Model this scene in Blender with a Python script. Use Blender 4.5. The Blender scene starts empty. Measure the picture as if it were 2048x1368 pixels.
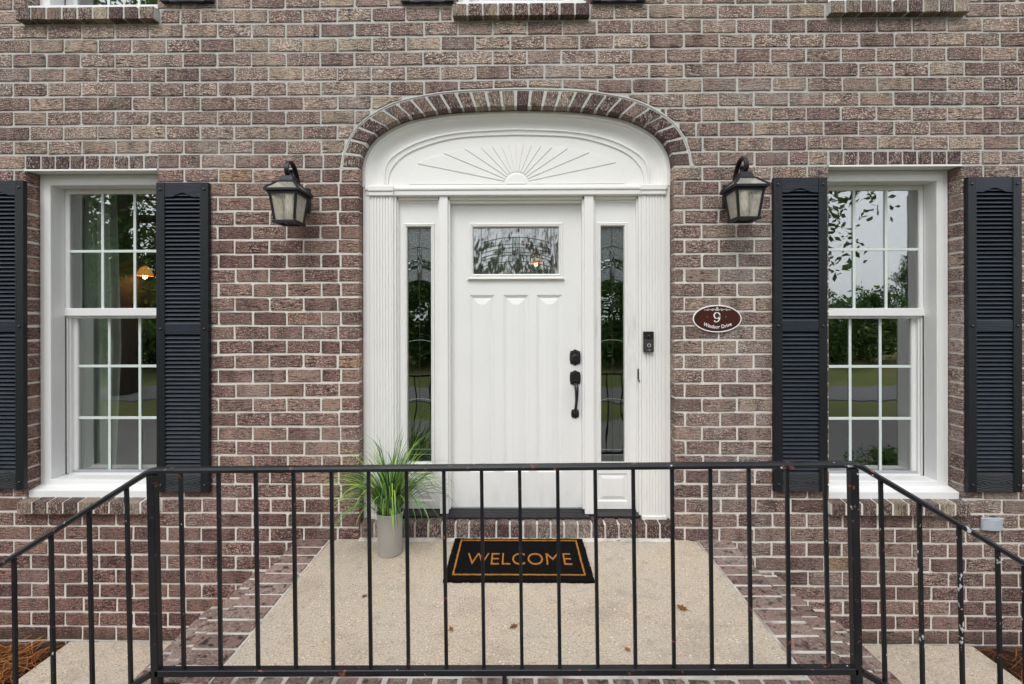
import bpy, bmesh, math, random
from mathutils import Vector, Matrix
from mathutils.geometry import tessellate_polygon
R = math.radians
random.seed(7)
S = bpy.context.scene
COL = S.collection

# ------------------------------------------------------------------ camera, sky, sun, exposure
F_PX, PX0, PY0 = 967.0, 1024.0, 632.0          # focal length and principal point on the 2048 px frame
CAM_D, CAM_H = 3.07, 1.42                      # metres from the wall, above the landing
YAW, ROLL = R(0.6), R(0.12)
_r0 = Vector((math.cos(YAW), math.sin(YAW), 0)); _u0 = Vector((0, 0, 1)); _f = Vector((-math.sin(YAW), math.cos(YAW), 0))
_r = _r0 * math.cos(ROLL) - _u0 * math.sin(ROLL); _u = _r0 * math.sin(ROLL) + _u0 * math.cos(ROLL)
cd = bpy.data.cameras.new('camera'); cam = bpy.data.objects.new('camera', cd); COL.objects.link(cam)
cd.sensor_width = 36; cd.lens = F_PX / 2048 * 36; cd.shift_y = (PY0 - 684) / 2048; cd.clip_end = 600; cd.clip_start = 0.05
cam.matrix_world = Matrix(((_r.x, _u.x, -_f.x, 0), (_r.y, _u.y, -_f.y, -CAM_D), (_r.z, _u.z, -_f.z, CAM_H), (0, 0, 0, 1)))
S.camera = cam

def W(px, py, Y):
    """metres (X, Z) of a surveyed photo pixel on the wall-parallel plane y = Y"""
    d = _f + _r * ((px - PX0) / F_PX) + _u * ((PY0 - py) / F_PX)
    t = (CAM_D + Y) / d.y
    return t * d.x, CAM_H + t * d.z
def WX(px, Y, py=632): return W(px, py, Y)[0]
def WZ(py, Y, px=1024): return W(px, py, Y)[1]

SUN_EL, SUN_AZ = R(52), R(-14)                 # azimuth measured from straight out of the facade, + towards +X
world = bpy.data.worlds.new('World'); S.world = world; world.use_nodes = True
wn = world.node_tree; bg = wn.nodes['Background']
sky = wn.nodes.new('ShaderNodeTexSky'); sky.sky_type = 'NISHITA'; sky.sun_disc = False
sky.sun_elevation = SUN_EL; sky.sun_rotation = R(180) - SUN_AZ; sky.air_density = 1.0; sky.dust_density = 4.0; sky.ozone_density = 1.0
hs = wn.nodes.new('ShaderNodeHueSaturation'); hs.inputs['Saturation'].default_value = 0.32
wn.links.new(sky.outputs[0], hs.inputs['Color'])
ov = wn.nodes.new('ShaderNodeMix'); ov.data_type = 'RGBA'; ov.inputs[0].default_value = 0.72      # even cloud cover over the clear sky
tc = wn.nodes.new('ShaderNodeTexCoord'); cn = wn.nodes.new('ShaderNodeTexNoise'); cn.inputs['Scale'].default_value = 2.2; cn.inputs['Detail'].default_value = 4
wn.links.new(tc.outputs['Generated'], cn.inputs['Vector'])
cl_ = wn.nodes.new('ShaderNodeMix'); cl_.data_type = 'RGBA'; cl_.inputs[6].default_value = (5.6, 5.9, 6.5, 1); cl_.inputs[7].default_value = (7.4, 7.6, 8.0, 1)
wn.links.new(cn.outputs['Fac'], cl_.inputs[0]); wn.links.new(hs.outputs[0], ov.inputs[6]); wn.links.new(cl_.outputs[2], ov.inputs[7]); wn.links.new(ov.outputs[2], bg.inputs['Color'])
bg.inputs['Strength'].default_value = 0.15
sl = bpy.data.lights.new('sun', 'SUN'); sun = bpy.data.objects.new('sun', sl); COL.objects.link(sun)
sl.energy = 0.8; sl.angle = R(26); sl.color = (1.0, 0.975, 0.94)
sd = Vector((math.sin(SUN_AZ) * math.cos(SUN_EL), -math.cos(SUN_AZ) * math.cos(SUN_EL), math.sin(SUN_EL)))
sun.rotation_euler = sd.to_track_quat('Z', 'Y').to_euler()
S.view_settings.view_transform = 'Standard'; S.view_settings.look = 'None'
S.view_settings.gamma = 1.0; S.view_settings.use_curve_mapping = False
S.view_settings.exposure = 0.70
S.render.engine = 'CYCLES'
S.cycles.max_bounces = 8; S.cycles.transparent_max_bounces = 16; S.cycles.caustics_reflective = False; S.cycles.caustics_refractive = False

# ------------------------------------------------------------------ material helpers
class NT:
    def __init__(s, name):
        s.m = bpy.data.materials.new(name); s.m.use_nodes = True; s.t = s.m.node_tree
        s.b = s.t.nodes['Principled BSDF']; s.out = s.t.nodes['Material Output']; s._pos = None
    def n(s, typ, **kw):
        nd = s.t.nodes.new(typ)
        for k, v in kw.items(): setattr(nd, k, v)
        return nd
    def put(s, sock, v):
        if isinstance(v, bpy.types.NodeSocket): s.t.links.new(v, sock)
        else: sock.default_value = v
    @property
    def pos(s):
        if s._pos is None: s._pos = s.n('ShaderNodeNewGeometry').outputs['Position']
        return s._pos
    def math(s, op, a, b=0.0, clamp=False):
        nd = s.n('ShaderNodeMath', operation=op, use_clamp=clamp); s.put(nd.inputs[0], a); s.put(nd.inputs[1], b); return nd.outputs[0]
    def vec(s, scale, add=None, src=None):
        nd = s.n('ShaderNodeVectorMath', operation='MULTIPLY'); s.put(nd.inputs[0], src or s.pos); nd.inputs[1].default_value = scale
        o = nd.outputs[0]
        if add is not None:
            a = s.n('ShaderNodeVectorMath', operation='ADD'); s.put(a.inputs[0], o); s.put(a.inputs[1], add); o = a.outputs[0]
        return o
    def noise(s, vec, scale=1.0, detail=2.0, rough=0.5, dist=0.0):
        nd = s.n('ShaderNodeTexNoise'); s.put(nd.inputs['Vector'], vec); nd.inputs['Scale'].default_value = scale
        nd.inputs['Detail'].default_value = detail; nd.inputs['Roughness'].default_value = rough; nd.inputs['Distortion'].default_value = dist
        return nd.outputs['Fac']
    def voro(s, vec, scale):
        nd = s.n('ShaderNodeTexVoronoi'); s.put(nd.inputs['Vector'], vec); nd.inputs['Scale'].default_value = scale; return nd
    def step(s, v, a, b):
        nd = s.n('ShaderNodeMapRange'); s.put(nd.inputs['Value'], v); nd.inputs['From Min'].default_value = a; nd.inputs['From Max'].default_value = b
        return nd.outputs[0]
    def ramp(s, v, stops):
        nd = s.n('ShaderNodeValToRGB'); e = nd.color_ramp.elements
        while len(e) < len(stops): e.new(0.5)
        for i, (p, c) in enumerate(stops): e[i].position = p; e[i].color = (*c, 1)
        s.put(nd.inputs[0], v); return nd.outputs[0]
    def mix(s, f, a, b, mode='MIX'):
        nd = s.n('ShaderNodeMix', data_type='RGBA', blend_type=mode); s.put(nd.inputs[0], f)
        for k, v in ((6, a), (7, b)): s.put(nd.inputs[k], (*v, 1) if isinstance(v, tuple) and len(v) == 3 else v)
        return nd.outputs[2]
    def bump(s, h, strength=0.5, dist=0.01):
        nd = s.n('ShaderNodeBump'); nd.inputs['Strength'].default_value = strength; nd.inputs['Distance'].default_value = dist
        s.put(nd.inputs['Height'], h); s.put(s.b.inputs['Normal'], nd.outputs[0]); return nd.outputs[0]
    def base(s, c, rough=0.6, spec=0.5, metal=0.0):
        s.put(s.b.inputs['Base Color'], (*c, 1) if isinstance(c, tuple) else c); s.put(s.b.inputs['Roughness'], rough)
        s.b.inputs['Specular IOR Level'].default_value = spec; s.b.inputs['Metallic'].default_value = metal; return s.m

def brick_material(name, joined, ramp, streak_axis='x', pale=0.55, dirt=0.0, burn=.62):
    t = NT(name)
    if joined: r = t.n('ShaderNodeAttribute', attribute_name='rnd').outputs['Fac']
    else: r = t.n('ShaderNodeObjectInfo').outputs['Random']
    off = t.math('MULTIPLY', r, 37.0)
    cmb = t.n('ShaderNodeCombineXYZ')
    for i in range(3): t.put(cmb.inputs[i], off)
    o = cmb.outputs[0]
    c = t.ramp(r, ramp)
    r2 = t.math('FRACT', t.math('MULTIPLY', r, 17.3)); r3 = t.math('FRACT', t.math('MULTIPLY', r, 61.7))
    # broad burn marks: darker ends and bands across a face
    band = t.noise(t.vec((11, 11, 3.0), o), 1, 2)
    c = t.mix(t.math('MULTIPLY', t.step(band, .45, .68), burn), c, (.058, .036, .036))
    tan = t.noise(t.vec((9, 9, 5), o), 1.3, 2)
    c = t.mix(t.math('MULTIPLY', t.step(tan, .50, .72), .55), c, (.25, .188, .138))
    if streak_axis == 'x': fs, ss = (26, 26, 150), (105, 105, 165)
    else: fs, ss = (150, 150, 26), (165, 165, 85)
    spk = t.noise(t.vec(ss, o), 1, 3, .65)
    thr = t.math('ADD', .475, t.math('MULTIPLY', r2, .055))
    f = t.math('MULTIPLY', t.math('MULTIPLY', t.math('SUBTRACT', spk, thr), 8.0, True), t.step(t.math('FRACT', t.math('MULTIPLY', r, 7.7)), -.35, .5))
    c = t.mix(t.math('MULTIPLY', f, pale), c, (.78, .665, .55))
    fis = t.noise(t.vec(fs, o), 1, 2, .6)
    f2 = t.step(fis, .47, .36)
    c = t.mix(t.math('MULTIPLY', f2, t.math('ADD', .48, t.math('MULTIPLY', t.math('FRACT', t.math('MULTIPLY', r, 29.3)), .47))), c, (.034, .022, .021))
    # lime patches
    lime = t.noise(t.vec((30, 30, 22), o), 1, 3, .7)
    f3 = t.math('MULTIPLY', t.step(lime, .685, .76), t.step(r3, .35, .75))
    c = t.mix(t.math('MULTIPLY', f3, .75), c, (.55, .52, .47))
    hz = t.noise(t.vec((1.7, 1.7, 2.6), (4, 2, 9)), 1, 4, .65); hz2 = t.noise(t.vec((45, 45, 45)), 1, 3, .7)
    c = t.mix(t.math('MULTIPLY', t.math('MULTIPLY', t.step(hz, .53, .70), t.step(hz2, .35, .62)), .6), c, (.47, .455, .43))
    big = t.noise(t.vec((.9, .9, .9)), 1, 2)
    if dirt:
        zu = t.n('ShaderNodeSeparateXYZ'); t.put(zu.inputs[0], t.pos)
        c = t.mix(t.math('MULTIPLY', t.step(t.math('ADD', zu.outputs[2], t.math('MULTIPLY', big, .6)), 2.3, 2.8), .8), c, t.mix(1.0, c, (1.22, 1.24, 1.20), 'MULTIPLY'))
    c = t.mix(t.step(big, .35, .75), c, t.mix(1.0, c, (.80, .76, .76), 'MULTIPLY'))
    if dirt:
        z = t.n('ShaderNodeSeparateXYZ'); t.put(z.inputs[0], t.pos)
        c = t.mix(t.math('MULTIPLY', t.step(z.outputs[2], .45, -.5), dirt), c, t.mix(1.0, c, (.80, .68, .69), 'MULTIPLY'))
        xq = t.n('ShaderNodeSeparateXYZ'); t.put(xq.inputs[0], t.pos)
        red = t.math('MULTIPLY', t.step(z.outputs[2], 2.55, 2.25), t.step(t.math('ADD', xq.outputs[0], t.math('MULTIPLY', big, 2.0)), 2.4, .6))
        c = t.mix(t.math('MULTIPLY', red, .75), c, t.mix(1.0, c, (.88, .73, .71), 'MULTIPLY'))
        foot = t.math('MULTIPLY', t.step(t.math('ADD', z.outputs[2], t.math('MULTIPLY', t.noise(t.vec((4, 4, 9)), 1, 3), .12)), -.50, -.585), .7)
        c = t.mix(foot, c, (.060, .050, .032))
        run = t.noise(t.vec((5.5, 5.5, .7), (1, 3, 2)), 1, 3, .6)
        c = t.mix(t.math('MULTIPLY', t.step(run, .52, .72), .45), c, t.mix(1.0, c, (.60, .58, .58), 'MULTIPLY'))
    h = t.math('ADD', t.math('MULTIPLY', spk, .6), fis)
    t.bump(h, 1.0, .010)
    return t.base(c, .9, .25)

BR = [(0.0, (0.161, 0.102, 0.096)), (.25, (0.201, 0.131, 0.122)), (.5, (0.239, 0.166, 0.147)), (.75, (0.284, 0.208, 0.174)), (.93, (0.342, 0.261, 0.208)), (.975, (0.315, 0.234, 0.181)), (.985, (0.375, 0.261, 0.141)), (1.0, (0.174, 0.105, 0.096))]
DK = [(0.0, (.066, .034, .035)), (.38, (.095, .052, .050)), (.66, (.130, .080, .072)), (.84, (.22, .165, .128)), (1.0, (.36, .29, .215))]
PV = [(0.0, (0.183, 0.121, 0.107)), (.35, (0.232, 0.153, 0.131)), (.7, (0.281, 0.195, 0.161)), (1.0, (0.213, 0.162, 0.137))]
M = {}
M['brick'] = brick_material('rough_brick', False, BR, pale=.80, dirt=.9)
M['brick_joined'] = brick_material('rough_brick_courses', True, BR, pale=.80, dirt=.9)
M['brick_dark'] = brick_material('dark_header_brick', False, DK, 'z', .62)
M['brick_pave'] = brick_material('paving_brick', False, PV, 'x', .30, burn=.3)
M['brick_pave_joined'] = brick_material('riser_brick', True, PV, 'x', .30, burn=.3)

t = NT('mortar')
z = t.n('ShaderNodeSeparateXYZ'); t.put(z.inputs[0], t.pos)
wob = t.noise(t.vec((1.2, 1.2, 1.2)), 1, 3)
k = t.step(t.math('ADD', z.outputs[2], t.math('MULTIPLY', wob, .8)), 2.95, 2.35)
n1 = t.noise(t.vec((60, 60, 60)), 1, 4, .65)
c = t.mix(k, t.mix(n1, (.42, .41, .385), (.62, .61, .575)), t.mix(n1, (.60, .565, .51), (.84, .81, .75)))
st = t.noise(t.vec((2.5, 2.5, 5)), 1, 3)
c = t.mix(t.math('MULTIPLY', t.step(st, .58, .75), .35), c, (.25, .22, .18))
t.bump(n1, .6, .006); M['mortar'] = t.base(c, .95, .2)
t = NT('worn_paving_mortar'); n1 = t.noise(t.vec((50, 50, 50)), 1, 4, .65); n2 = t.noise(t.vec((5, 5, 5)), 1, 3)
c = t.mix(n1, (.46, .43, .385), (.70, .665, .605)); c = t.mix(t.math('MULTIPLY', t.step(n2, .48, .64), .8), c, (.24, .21, .18)); t.bump(n1, .8, .008); M['mortar_pave'] = t.base(c, .95, .2)

def paint(name, col, rough=.38, grain=0.0, spec=.45):
    t = NT(name); n = t.noise(t.vec((3, 3, 3)), 1, 3); n2 = t.noise(t.vec((40, 40, 40)), 1, 3)
    c = t.mix(t.math('MULTIPLY', t.step(n, .45, .8), .35), col, tuple(v * .90 for v in col))
    sp = t.noise(t.vec((55, 55, 55)), 1, 2, .4)
    c = t.mix(t.math('MULTIPLY', t.step(sp, .74, .80), .35), c, (.40, .38, .34))
    if grain:
        g = t.noise(t.vec((160, 160, 9)), 1, 3, .6); t.bump(g, grain, .003)
    else: t.bump(n2, .02, .002)
    return t.base(c, rough, spec)
M['trim'] = paint('white_trim_paint', (.80, .79, .765))
def scuffed(m):      # hand grime beside the lock and shoe scuffs along the foot of the door
    t = NT.__new__(NT); t.m = m; t.t = m.node_tree; t.b = t.t.nodes['Principled BSDF']; t.out = t.t.nodes['Material Output']; t._pos = None
    p = t.n('ShaderNodeSeparateXYZ'); t.put(p.inputs[0], t.pos); n = t.noise(t.vec((14, 14, 5)), 1, 4, .65)
    lock = t.math('MULTIPLY', t.step(p.outputs[0], .385, .435), t.step(t.math('ABSOLUTE', t.math('SUBTRACT', p.outputs[2], 1.27)), .36, .10))
    foot = t.math('MULTIPLY', t.step(p.outputs[2], .42, .16), .5)
    k = t.math('MULTIPLY', t.math('ADD', lock, foot, True), t.step(n, .40, .68))
    old = t.b.inputs['Base Color'].links[0].from_socket
    t.put(t.b.inputs['Base Color'], t.mix(t.math('MULTIPLY', k, .42), old, (.36, .34, .31))); return m
M['door'] = paint('white_door_paint', (.79, .785, .77), .42, .22)
scuffed(M['door'])
M['vinyl'] = paint('white_vinyl', (.80, .80, .79), .33)

def wood_plastic(name, col, vertical):
    t = NT(name)
    sc = (95, 95, 7) if vertical else (7, 7, 95)
    g = t.noise(t.vec(sc), 1, 3, .6, 1.2)
    g2 = t.noise(t.vec((1.5, 1.5, 1.5)), 1, 2)
    c = t.mix(g, tuple(v * .65 for v in col), tuple(v * 1.35 for v in col))
    c = t.mix(t.math('MULTIPLY', t.step(g2, .45, .7), .3), c, tuple(v * 1.8 for v in col))
    t.bump(g, .55, .004); return t.base(c, .42, .42)
M['shutter_v'] = wood_plastic('black_shutter_upright_grain', (.0075, .009, .0115), True)
t = NT('shaded_shutter_backing'); M['shutter_shade'] = t.base((.004, .004, .005), .8, .1)  # darker than the shutter itself: shade between the louvres put into the colour
M['shutter_h'] = wood_plastic('black_shutter_level_grain', (.015, .020, .029), False)  # lighter and bluer than the stiles: reflected sky put into the base colour
t = NT('black_shutter_oval_grain')
wv = t.n('ShaderNodeTexWave', wave_type='RINGS', rings_direction='SPHERICAL'); t.put(wv.inputs['Vector'], t.vec((5, 1, 22), (0, 0, 0), t.n('ShaderNodeTexCoord').outputs['Object']))
wv.inputs['Scale'].default_value = 1.6; wv.inputs['Distortion'].default_value = 2.0
t.bump(wv.outputs['Fac'], .5, .004); M['shutter_oval'] = t.base(t.mix(wv.outputs['Fac'], (.014, .016, .019), (.03, .034, .04)), .42)

t = NT('black_iron')
n = t.noise(t.vec((26, 26, 26)), 1, 4, .6); n2 = t.noise(t.vec((34, 34, 26), (5, 3, 1)), 1, 3, .6); n3 = t.noise(t.vec((9, 9, 9), (2, 7, 1)), 1, 2)
xs = t.n('ShaderNodeSeparateXYZ'); t.put(xs.inputs[0], t.pos)
right = t.math('MULTIPLY', t.step(xs.outputs[0], 1.1, 1.6), .095)
c = t.mix(t.step(n3, .3, .7), (.0075, .008, .010), (.015, .0155, .018))
zt_ = t.math('MULTIPLY', t.step(xs.outputs[2], .845, .862), .03); n = t.math('ADD', n, zt_); n2 = t.math('ADD', n2, zt_)
c = t.mix(t.step(n, .66, .69), c, (.20, .055, .035))
c = t.mix(t.math('MULTIPLY', t.math('SUBTRACT', t.math('ADD', n2, right), .722), 40, True), c, (.50, .52, .54))
t.bump(n, .25, .004); M['iron'] = t.base(c, t.math('ADD', .34, t.math('MULTIPLY', n3, .2)), .3)
t = NT('black_hardware'); n = t.noise(t.vec((120, 120, 120)), 1, 2); t.bump(n, .06, .002); M['hardware'] = t.base((.012, .012, .013), .30, .5)
t = NT('lantern_metal'); n = t.noise(t.vec((150, 150, 150)), 1, 3); t.bump(n, .12, .002); M['lantern'] = t.base(t.mix(n, (.007, .008, .0105), (.012, .014, .0175)), .40, .4)
t = NT('black_vinyl_sill'); n = t.noise(t.vec((30, 30, 30)), 1, 3); M['sill_black'] = t.base(t.mix(n, (.010, .010, .011), (.035, .035, .037)), .5)
t = NT('grey_aluminium'); n = t.noise(t.vec((8, 60, 60)), 1, 2); M['alu'] = t.base(t.mix(n, (.42, .43, .45), (.56, .57, .60)), .38, .5, .35)

t = NT('aggregate_concrete')
big = t.noise(t.vec((2.2, 2.2, 2.2)), 1, 4, .6); mid = t.noise(t.vec((16, 16, 16)), 1, 4, .6)
fine = t.noise(t.vec((130, 130, 130)), 1, 3, .7); v = t.voro(t.vec((1, 1, 1)), 72)
c = t.mix(t.step(fine, .3, .7), (.31, .248, .178), (.72, .61, .475))
c = t.mix(t.math('MULTIPLY', t.step(big, .40, .66), .60), c, t.mix(fine, (.30, .27, .225), (.62, .56, .475)))
wet = t.noise(t.vec((3.2, 4.5, 3), (7, 3, 1)), 1, 4, .6)
c = t.mix(t.math('MULTIPLY', t.step(wet, .52, .66), .45), c, t.mix(1.0, c, (.66, .66, .68), 'MULTIPLY'))
c = t.mix(t.math('MULTIPLY', t.step(mid, .54, .74), .55), c, (.30, .245, .185))
vc = t.n('ShaderNodeSeparateColor'); t.put(vc.inputs[0], v.outputs['Color'])
stone = t.math('MULTIPLY', t.step(v.outputs['Distance'], .42, .30), t.step(vc.outputs[0], .70, .74))
c = t.mix(t.math('MULTIPLY', stone, .75), c, t.mix(vc.outputs[1], (.78, .73, .65), (.34, .22, .13)))
pit = t.noise(t.vec((105, 105, 105), (3, 1, 2)), 1, 2, .5)
c = t.mix(t.math('MULTIPLY', t.step(pit, .645, .69), .75), c, (.10, .08, .065))
t.bump(t.math('ADD', fine, t.math('MULTIPLY', stone, .5)), .6, .006); M['concrete'] = t.base(c, .92, .25)

t = NT('mat_black_coir'); n = t.noise(t.vec((420, 420, 420)), 1, 2, .7); sp = t.noise(t.vec((110, 110, 110)), 1, 2)
c = t.mix(n, (.002, .002, .002), (.013, .0125, .012)); c = t.mix(t.step(sp, .76, .80), c, (.22, .2, .17)); t.bump(n, 1, .01); M['coir_black'] = t.base(c, .95, .1)
t = NT('mat_orange_coir'); n = t.noise(t.vec((320, 320, 320)), 1, 2, .7); n5 = t.noise(t.vec((60, 60, 60)), 1, 2)
c = t.mix(n, (.28, .10, .012), (.72, .31, .055)); c = t.mix(t.step(n5, .62, .74), c, (.12, .05, .01)); t.bump(n, 1, .008); M['coir_orange'] = t.base(c, .95, .1)

def glass(name, ior, tint, bump=None, rough=0.0, milky=None, bend=None):
    m = NT(name); t = m.t; t.nodes.remove(m.b)
    tr = m.n('ShaderNodeBsdfTransparent'); tr.inputs[0].default_value = (*tint, 1)
    gl = m.n('ShaderNodeBsdfGlossy'); gl.inputs['Roughness'].default_value = rough
    lw = m.n('ShaderNodeLayerWeight'); lw.inputs['Blend'].default_value = .5
    p5 = m.math('POWER', lw.outputs['Facing'], 4.0)
    mx = m.n('ShaderNodeMixShader'); m.put(mx.inputs[0], m.math('ADD', ior, m.math('MULTIPLY', p5, .8 - ior)))
    if bend:
        rf = m.n('ShaderNodeBsdfRefraction'); rf.inputs['Color'].default_value = (*tint, 1); rf.inputs['IOR'].default_value = bend[0]; rf.inputs['Roughness'].default_value = bend[1]
    base = rf.outputs[0] if bend else tr.outputs[0]
    if milky:
        df = m.n('ShaderNodeBsdfDiffuse'); df.inputs[0].default_value = (*milky[0], 1)
        tl = m.n('ShaderNodeBsdfTranslucent'); tl.inputs[0].default_value = (*milky[0], 1)
        m0 = m.n('ShaderNodeMixShader'); m0.inputs[0].default_value = .5; t.links.new(df.outputs[0], m0.inputs[1]); t.links.new(tl.outputs[0], m0.inputs[2])
        m1 = m.n('ShaderNodeMixShader'); t.links.new(base, m1.inputs[1]); t.links.new(m0.outputs[0], m1.inputs[2])
        sp = m.noise(m.vec(milky[2]), 1, 2, .6)
        m.put(m1.inputs[0], m.math('MULTIPLY', m.step(sp, -.05, .60), milky[1]))
        base = m1.outputs[0]
    t.links.new(base, mx.inputs[1]); t.links.new(gl.outputs[0], mx.inputs[2]); t.links.new(mx.outputs[0], m.out.inputs['Surface'])
    if bump:
        n = m.noise(m.vec(bump[0]), 1, bump[3], .6)
        b = m.n('ShaderNodeBump'); b.inputs['Strength'].default_value = bump[1]; b.inputs['Distance'].default_value = bump[2]
        t.links.new(n, b.inputs['Height']); t.links.new(b.outputs[0], gl.inputs['Normal'])
        if bend: t.links.new(b.outputs[0], rf.inputs['Normal'])
    return m.m
M['glass'] = glass('window_glass', .32, (.90, .935, .91), ((2.2, 2.2, 1.7), .11, .02, 2))
M['glass_clear'] = glass('sidelight_glass', .30, (.62, .72, .62), ((9, 9, 3), .12, .01, 1))
M['glass_chip'] = glass('glue_chip_glass', .10, (.55, .62, .60), ((130, 130, 130), .55, .006, 2), .12, ((.30, .34, .34), .55, (150, 150, 150)))
M['glass_bevel'] = glass('bevelled_glass', .16, (.75, .82, .78), ((60, 60, 14), .9, .012, 2))
M['glass_door'] = glass('rippled_door_glass', .30, (.72, .78, .74), ((15, 15, 5), .30, .03, 2), .0, ((.34, .35, .33), .35, (90, 90, 30)), (1.12, .12))
M['glass_seed'] = glass('seeded_lantern_glass', .04, (.97, .95, .88), ((150, 150, 60), .5, .004, 2), .08, ((.95, .92, .82), .50, (170, 170, 25)))
t = NT('lead_came'); M['came'] = t.base((.045, .047, .05), .4, .5, .5)
t = NT('zinc_came'); M['came_light'] = t.base((.35, .37, .36), .35, .5, .6)
t = NT('muntin_grid'); M['muntin'] = t.base((.66, .74, .70), .45)
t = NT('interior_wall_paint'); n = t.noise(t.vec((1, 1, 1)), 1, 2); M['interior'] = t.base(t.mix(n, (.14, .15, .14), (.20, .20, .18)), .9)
t = NT('curtain_linen'); n = t.noise(t.vec((500, 60, 60)), 1, 2); M['curtain'] = t.base(t.mix(n, (.80, .86, .76), (.90, .93, .86)), .9, .1)
def emit(name, col, s):
    t = NT(name); t.b.inputs['Base Color'].default_value = (*col, 1); t.b.inputs['Emission Color'].default_value = (*col, 1); t.b.inputs['Emission Strength'].default_value = s; return t.m
M['bulb_on'] = emit('lit_bulb', (1.0, .62, .25), 26)
M['shade_amber'] = emit('amber_lamp_glass', (1.0, .36, .06), .55)
t = NT('white_bulb'); M['bulb'] = t.base((.80, .78, .72), .35)
t = NT('plaque_brown'); M['plaque'] = t.base((.055, .014, .009), .3, .5)
t = NT('plaque_white'); M['plaque_white'] = t.base((.80, .80, .78), .4)
t = NT('bell_black'); M['bell'] = t.base((.012, .012, .012), .35)
t = NT('bell_face'); M['bell_face'] = t.base((.032, .031, .030), .5)
t = NT('bell_grey'); M['bell_grey'] = t.base((.55, .55, .55), .35)
t = NT('outlet_grey'); n = t.noise(t.vec((25, 25, 25)), 1, 3); M['outlet'] = t.base(t.mix(n, (.36, .40, .43), (.50, .54, .57)), .45)
t = NT('pot_taupe'); n = t.noise(t.vec((12, 12, 12)), 1, 3); t.bump(t.noise(t.vec((120, 120, 120)), 1, 2), .05, .003); M['pot'] = t.base(t.mix(n, (.34, .32, .29), (.41, .39, .355)), .6, .3)
t = NT('potting_soil'); n = t.noise(t.vec((90, 90, 90)), 1, 3); t.bump(n, 1, .02); M['soil'] = t.base(t.mix(n, (.012, .009, .007), (.05, .038, .028)), .95)
t = NT('grass_blade'); r = t.n('ShaderNodeAttribute', attribute_name='rnd').outputs['Fac']
c = t.ramp(r, [(0, (.022, .075, .026)), (.28, (.05, .14, .036)), (.52, (.11, .25, .042)), (.78, (.24, .40, .05)), (1, (.40, .52, .09))])
t.b.inputs['Subsurface Weight'].default_value = 0.0; M['blade'] = t.base(c, .42, .4)
t = NT('pine_straw'); r = t.n('ShaderNodeAttribute', attribute_name='rnd').outputs['Fac']; M['straw'] = t.base(t.ramp(r, [(0, (.09, .03, .012)), (.5, (.24, .085, .022)), (1, (.40, .17, .05))]), .7, .2)
t = NT('mulch'); n = t.noise(t.vec((60, 60, 60)), 1, 4, .7); t.bump(n, 1, .03); M['mulch'] = t.base(t.mix(n, (.015, .010, .007), (.10, .058, .032)), .95, .1)
t = NT('dry_leaf'); r = t.n('ShaderNodeObjectInfo').outputs['Random']; M['leaf_dry'] = t.base(t.ramp(r, [(0, (.16, .06, .015)), (.5, (.26, .115, .025)), (1, (.12, .055, .02))]), .7, .2)
t = NT('lawn'); n = t.noise(t.vec((2, 2, 2)), 1, 5, .7); n2 = t.noise(t.vec((.25, .25, .25)), 1, 3)
c = t.mix(n, (.07, .10, .027), (.15, .165, .055)); c = t.mix(t.step(n2, .45, .7), c, (.17, .15, .06)); M['lawn'] = t.base(c, .95, .1)
t = NT('road_asphalt'); n = t.noise(t.vec((20, 20, 20)), 1, 4); M['road'] = t.base(t.mix(n, (.10, .10, .10), (.17, .17, .165)), .9)
t = NT('worn_driveway'); n = t.noise(t.vec((1.5, 1.5, 1.5)), 1, 5, .7); M['drive'] = t.base(t.mix(n, (.10, .098, .092), (.20, .19, .175)), .9)
t = NT('tree_leaf'); r = t.n('ShaderNodeAttribute', attribute_name='rnd').outputs['Fac']
M['leaf'] = t.base(t.ramp(r, [(0, (.035, .075, .018)), (.5, (.07, .15, .03)), (1, (.13, .23, .05))]), .55, .3)
lt_ = M['leaf'].node_tree; tlc = lt_.nodes.new('ShaderNodeBsdfTranslucent'); mxl = lt_.nodes.new('ShaderNodeMixShader'); mxl.inputs[0].default_value = .45
cs = t.b.inputs['Base Color'].links[0].from_socket; lt_.links.new(cs, tlc.inputs['Color']); lt_.links.new(t.b.outputs[0], mxl.inputs[1]); lt_.links.new(tlc.outputs[0], mxl.inputs[2]); lt_.links.new(mxl.outputs[0], t.out.inputs['Surface'])
t = NT('bark'); n = t.noise(t.vec((14, 14, 3)), 1, 4); t.bump(n, 1, .03); M['bark'] = t.base(t.mix(n, (.035, .026, .02), (.12, .095, .075)), .95)
t = NT('house_siding'); M['siding'] = t.base((.36, .34, .30), .8)

# ------------------------------------------------------------------ object helpers
WORLD = {}
def wm(o): return WORLD.get(o.name, Matrix.Identity(4))
def adopt(o, parent):
    if parent is not None:
        o.parent = parent; o.matrix_parent_inverse = wm(parent).inverted()
    return o
def empty(name, loc, label=None, cat=None, group=None):
    o = bpy.data.objects.new(name, None); COL.objects.link(o); o.location = loc; o.empty_display_size = .1
    WORLD[o.name] = Matrix.Translation(loc); return tag(o, label, cat, group)
def tag(o, label=None, cat=None, group=None, kind=None):
    if label: o['label'] = label
    if cat: o['category'] = cat
    if group: o['group'] = group
    if kind: o['kind'] = kind
    return o
def link(name, me, parent=None, loc=None, rot=None):
    o = bpy.data.objects.new(name, me); COL.objects.link(o)
    L = Matrix.Identity(4)
    if loc is not None: o.location = loc; L = Matrix.Translation(loc)
    if rot is not None: o.rotation_euler = rot; L = L @ rot.to_matrix().to_4x4()
    WORLD[o.name] = L
    return adopt(o, parent)
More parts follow.
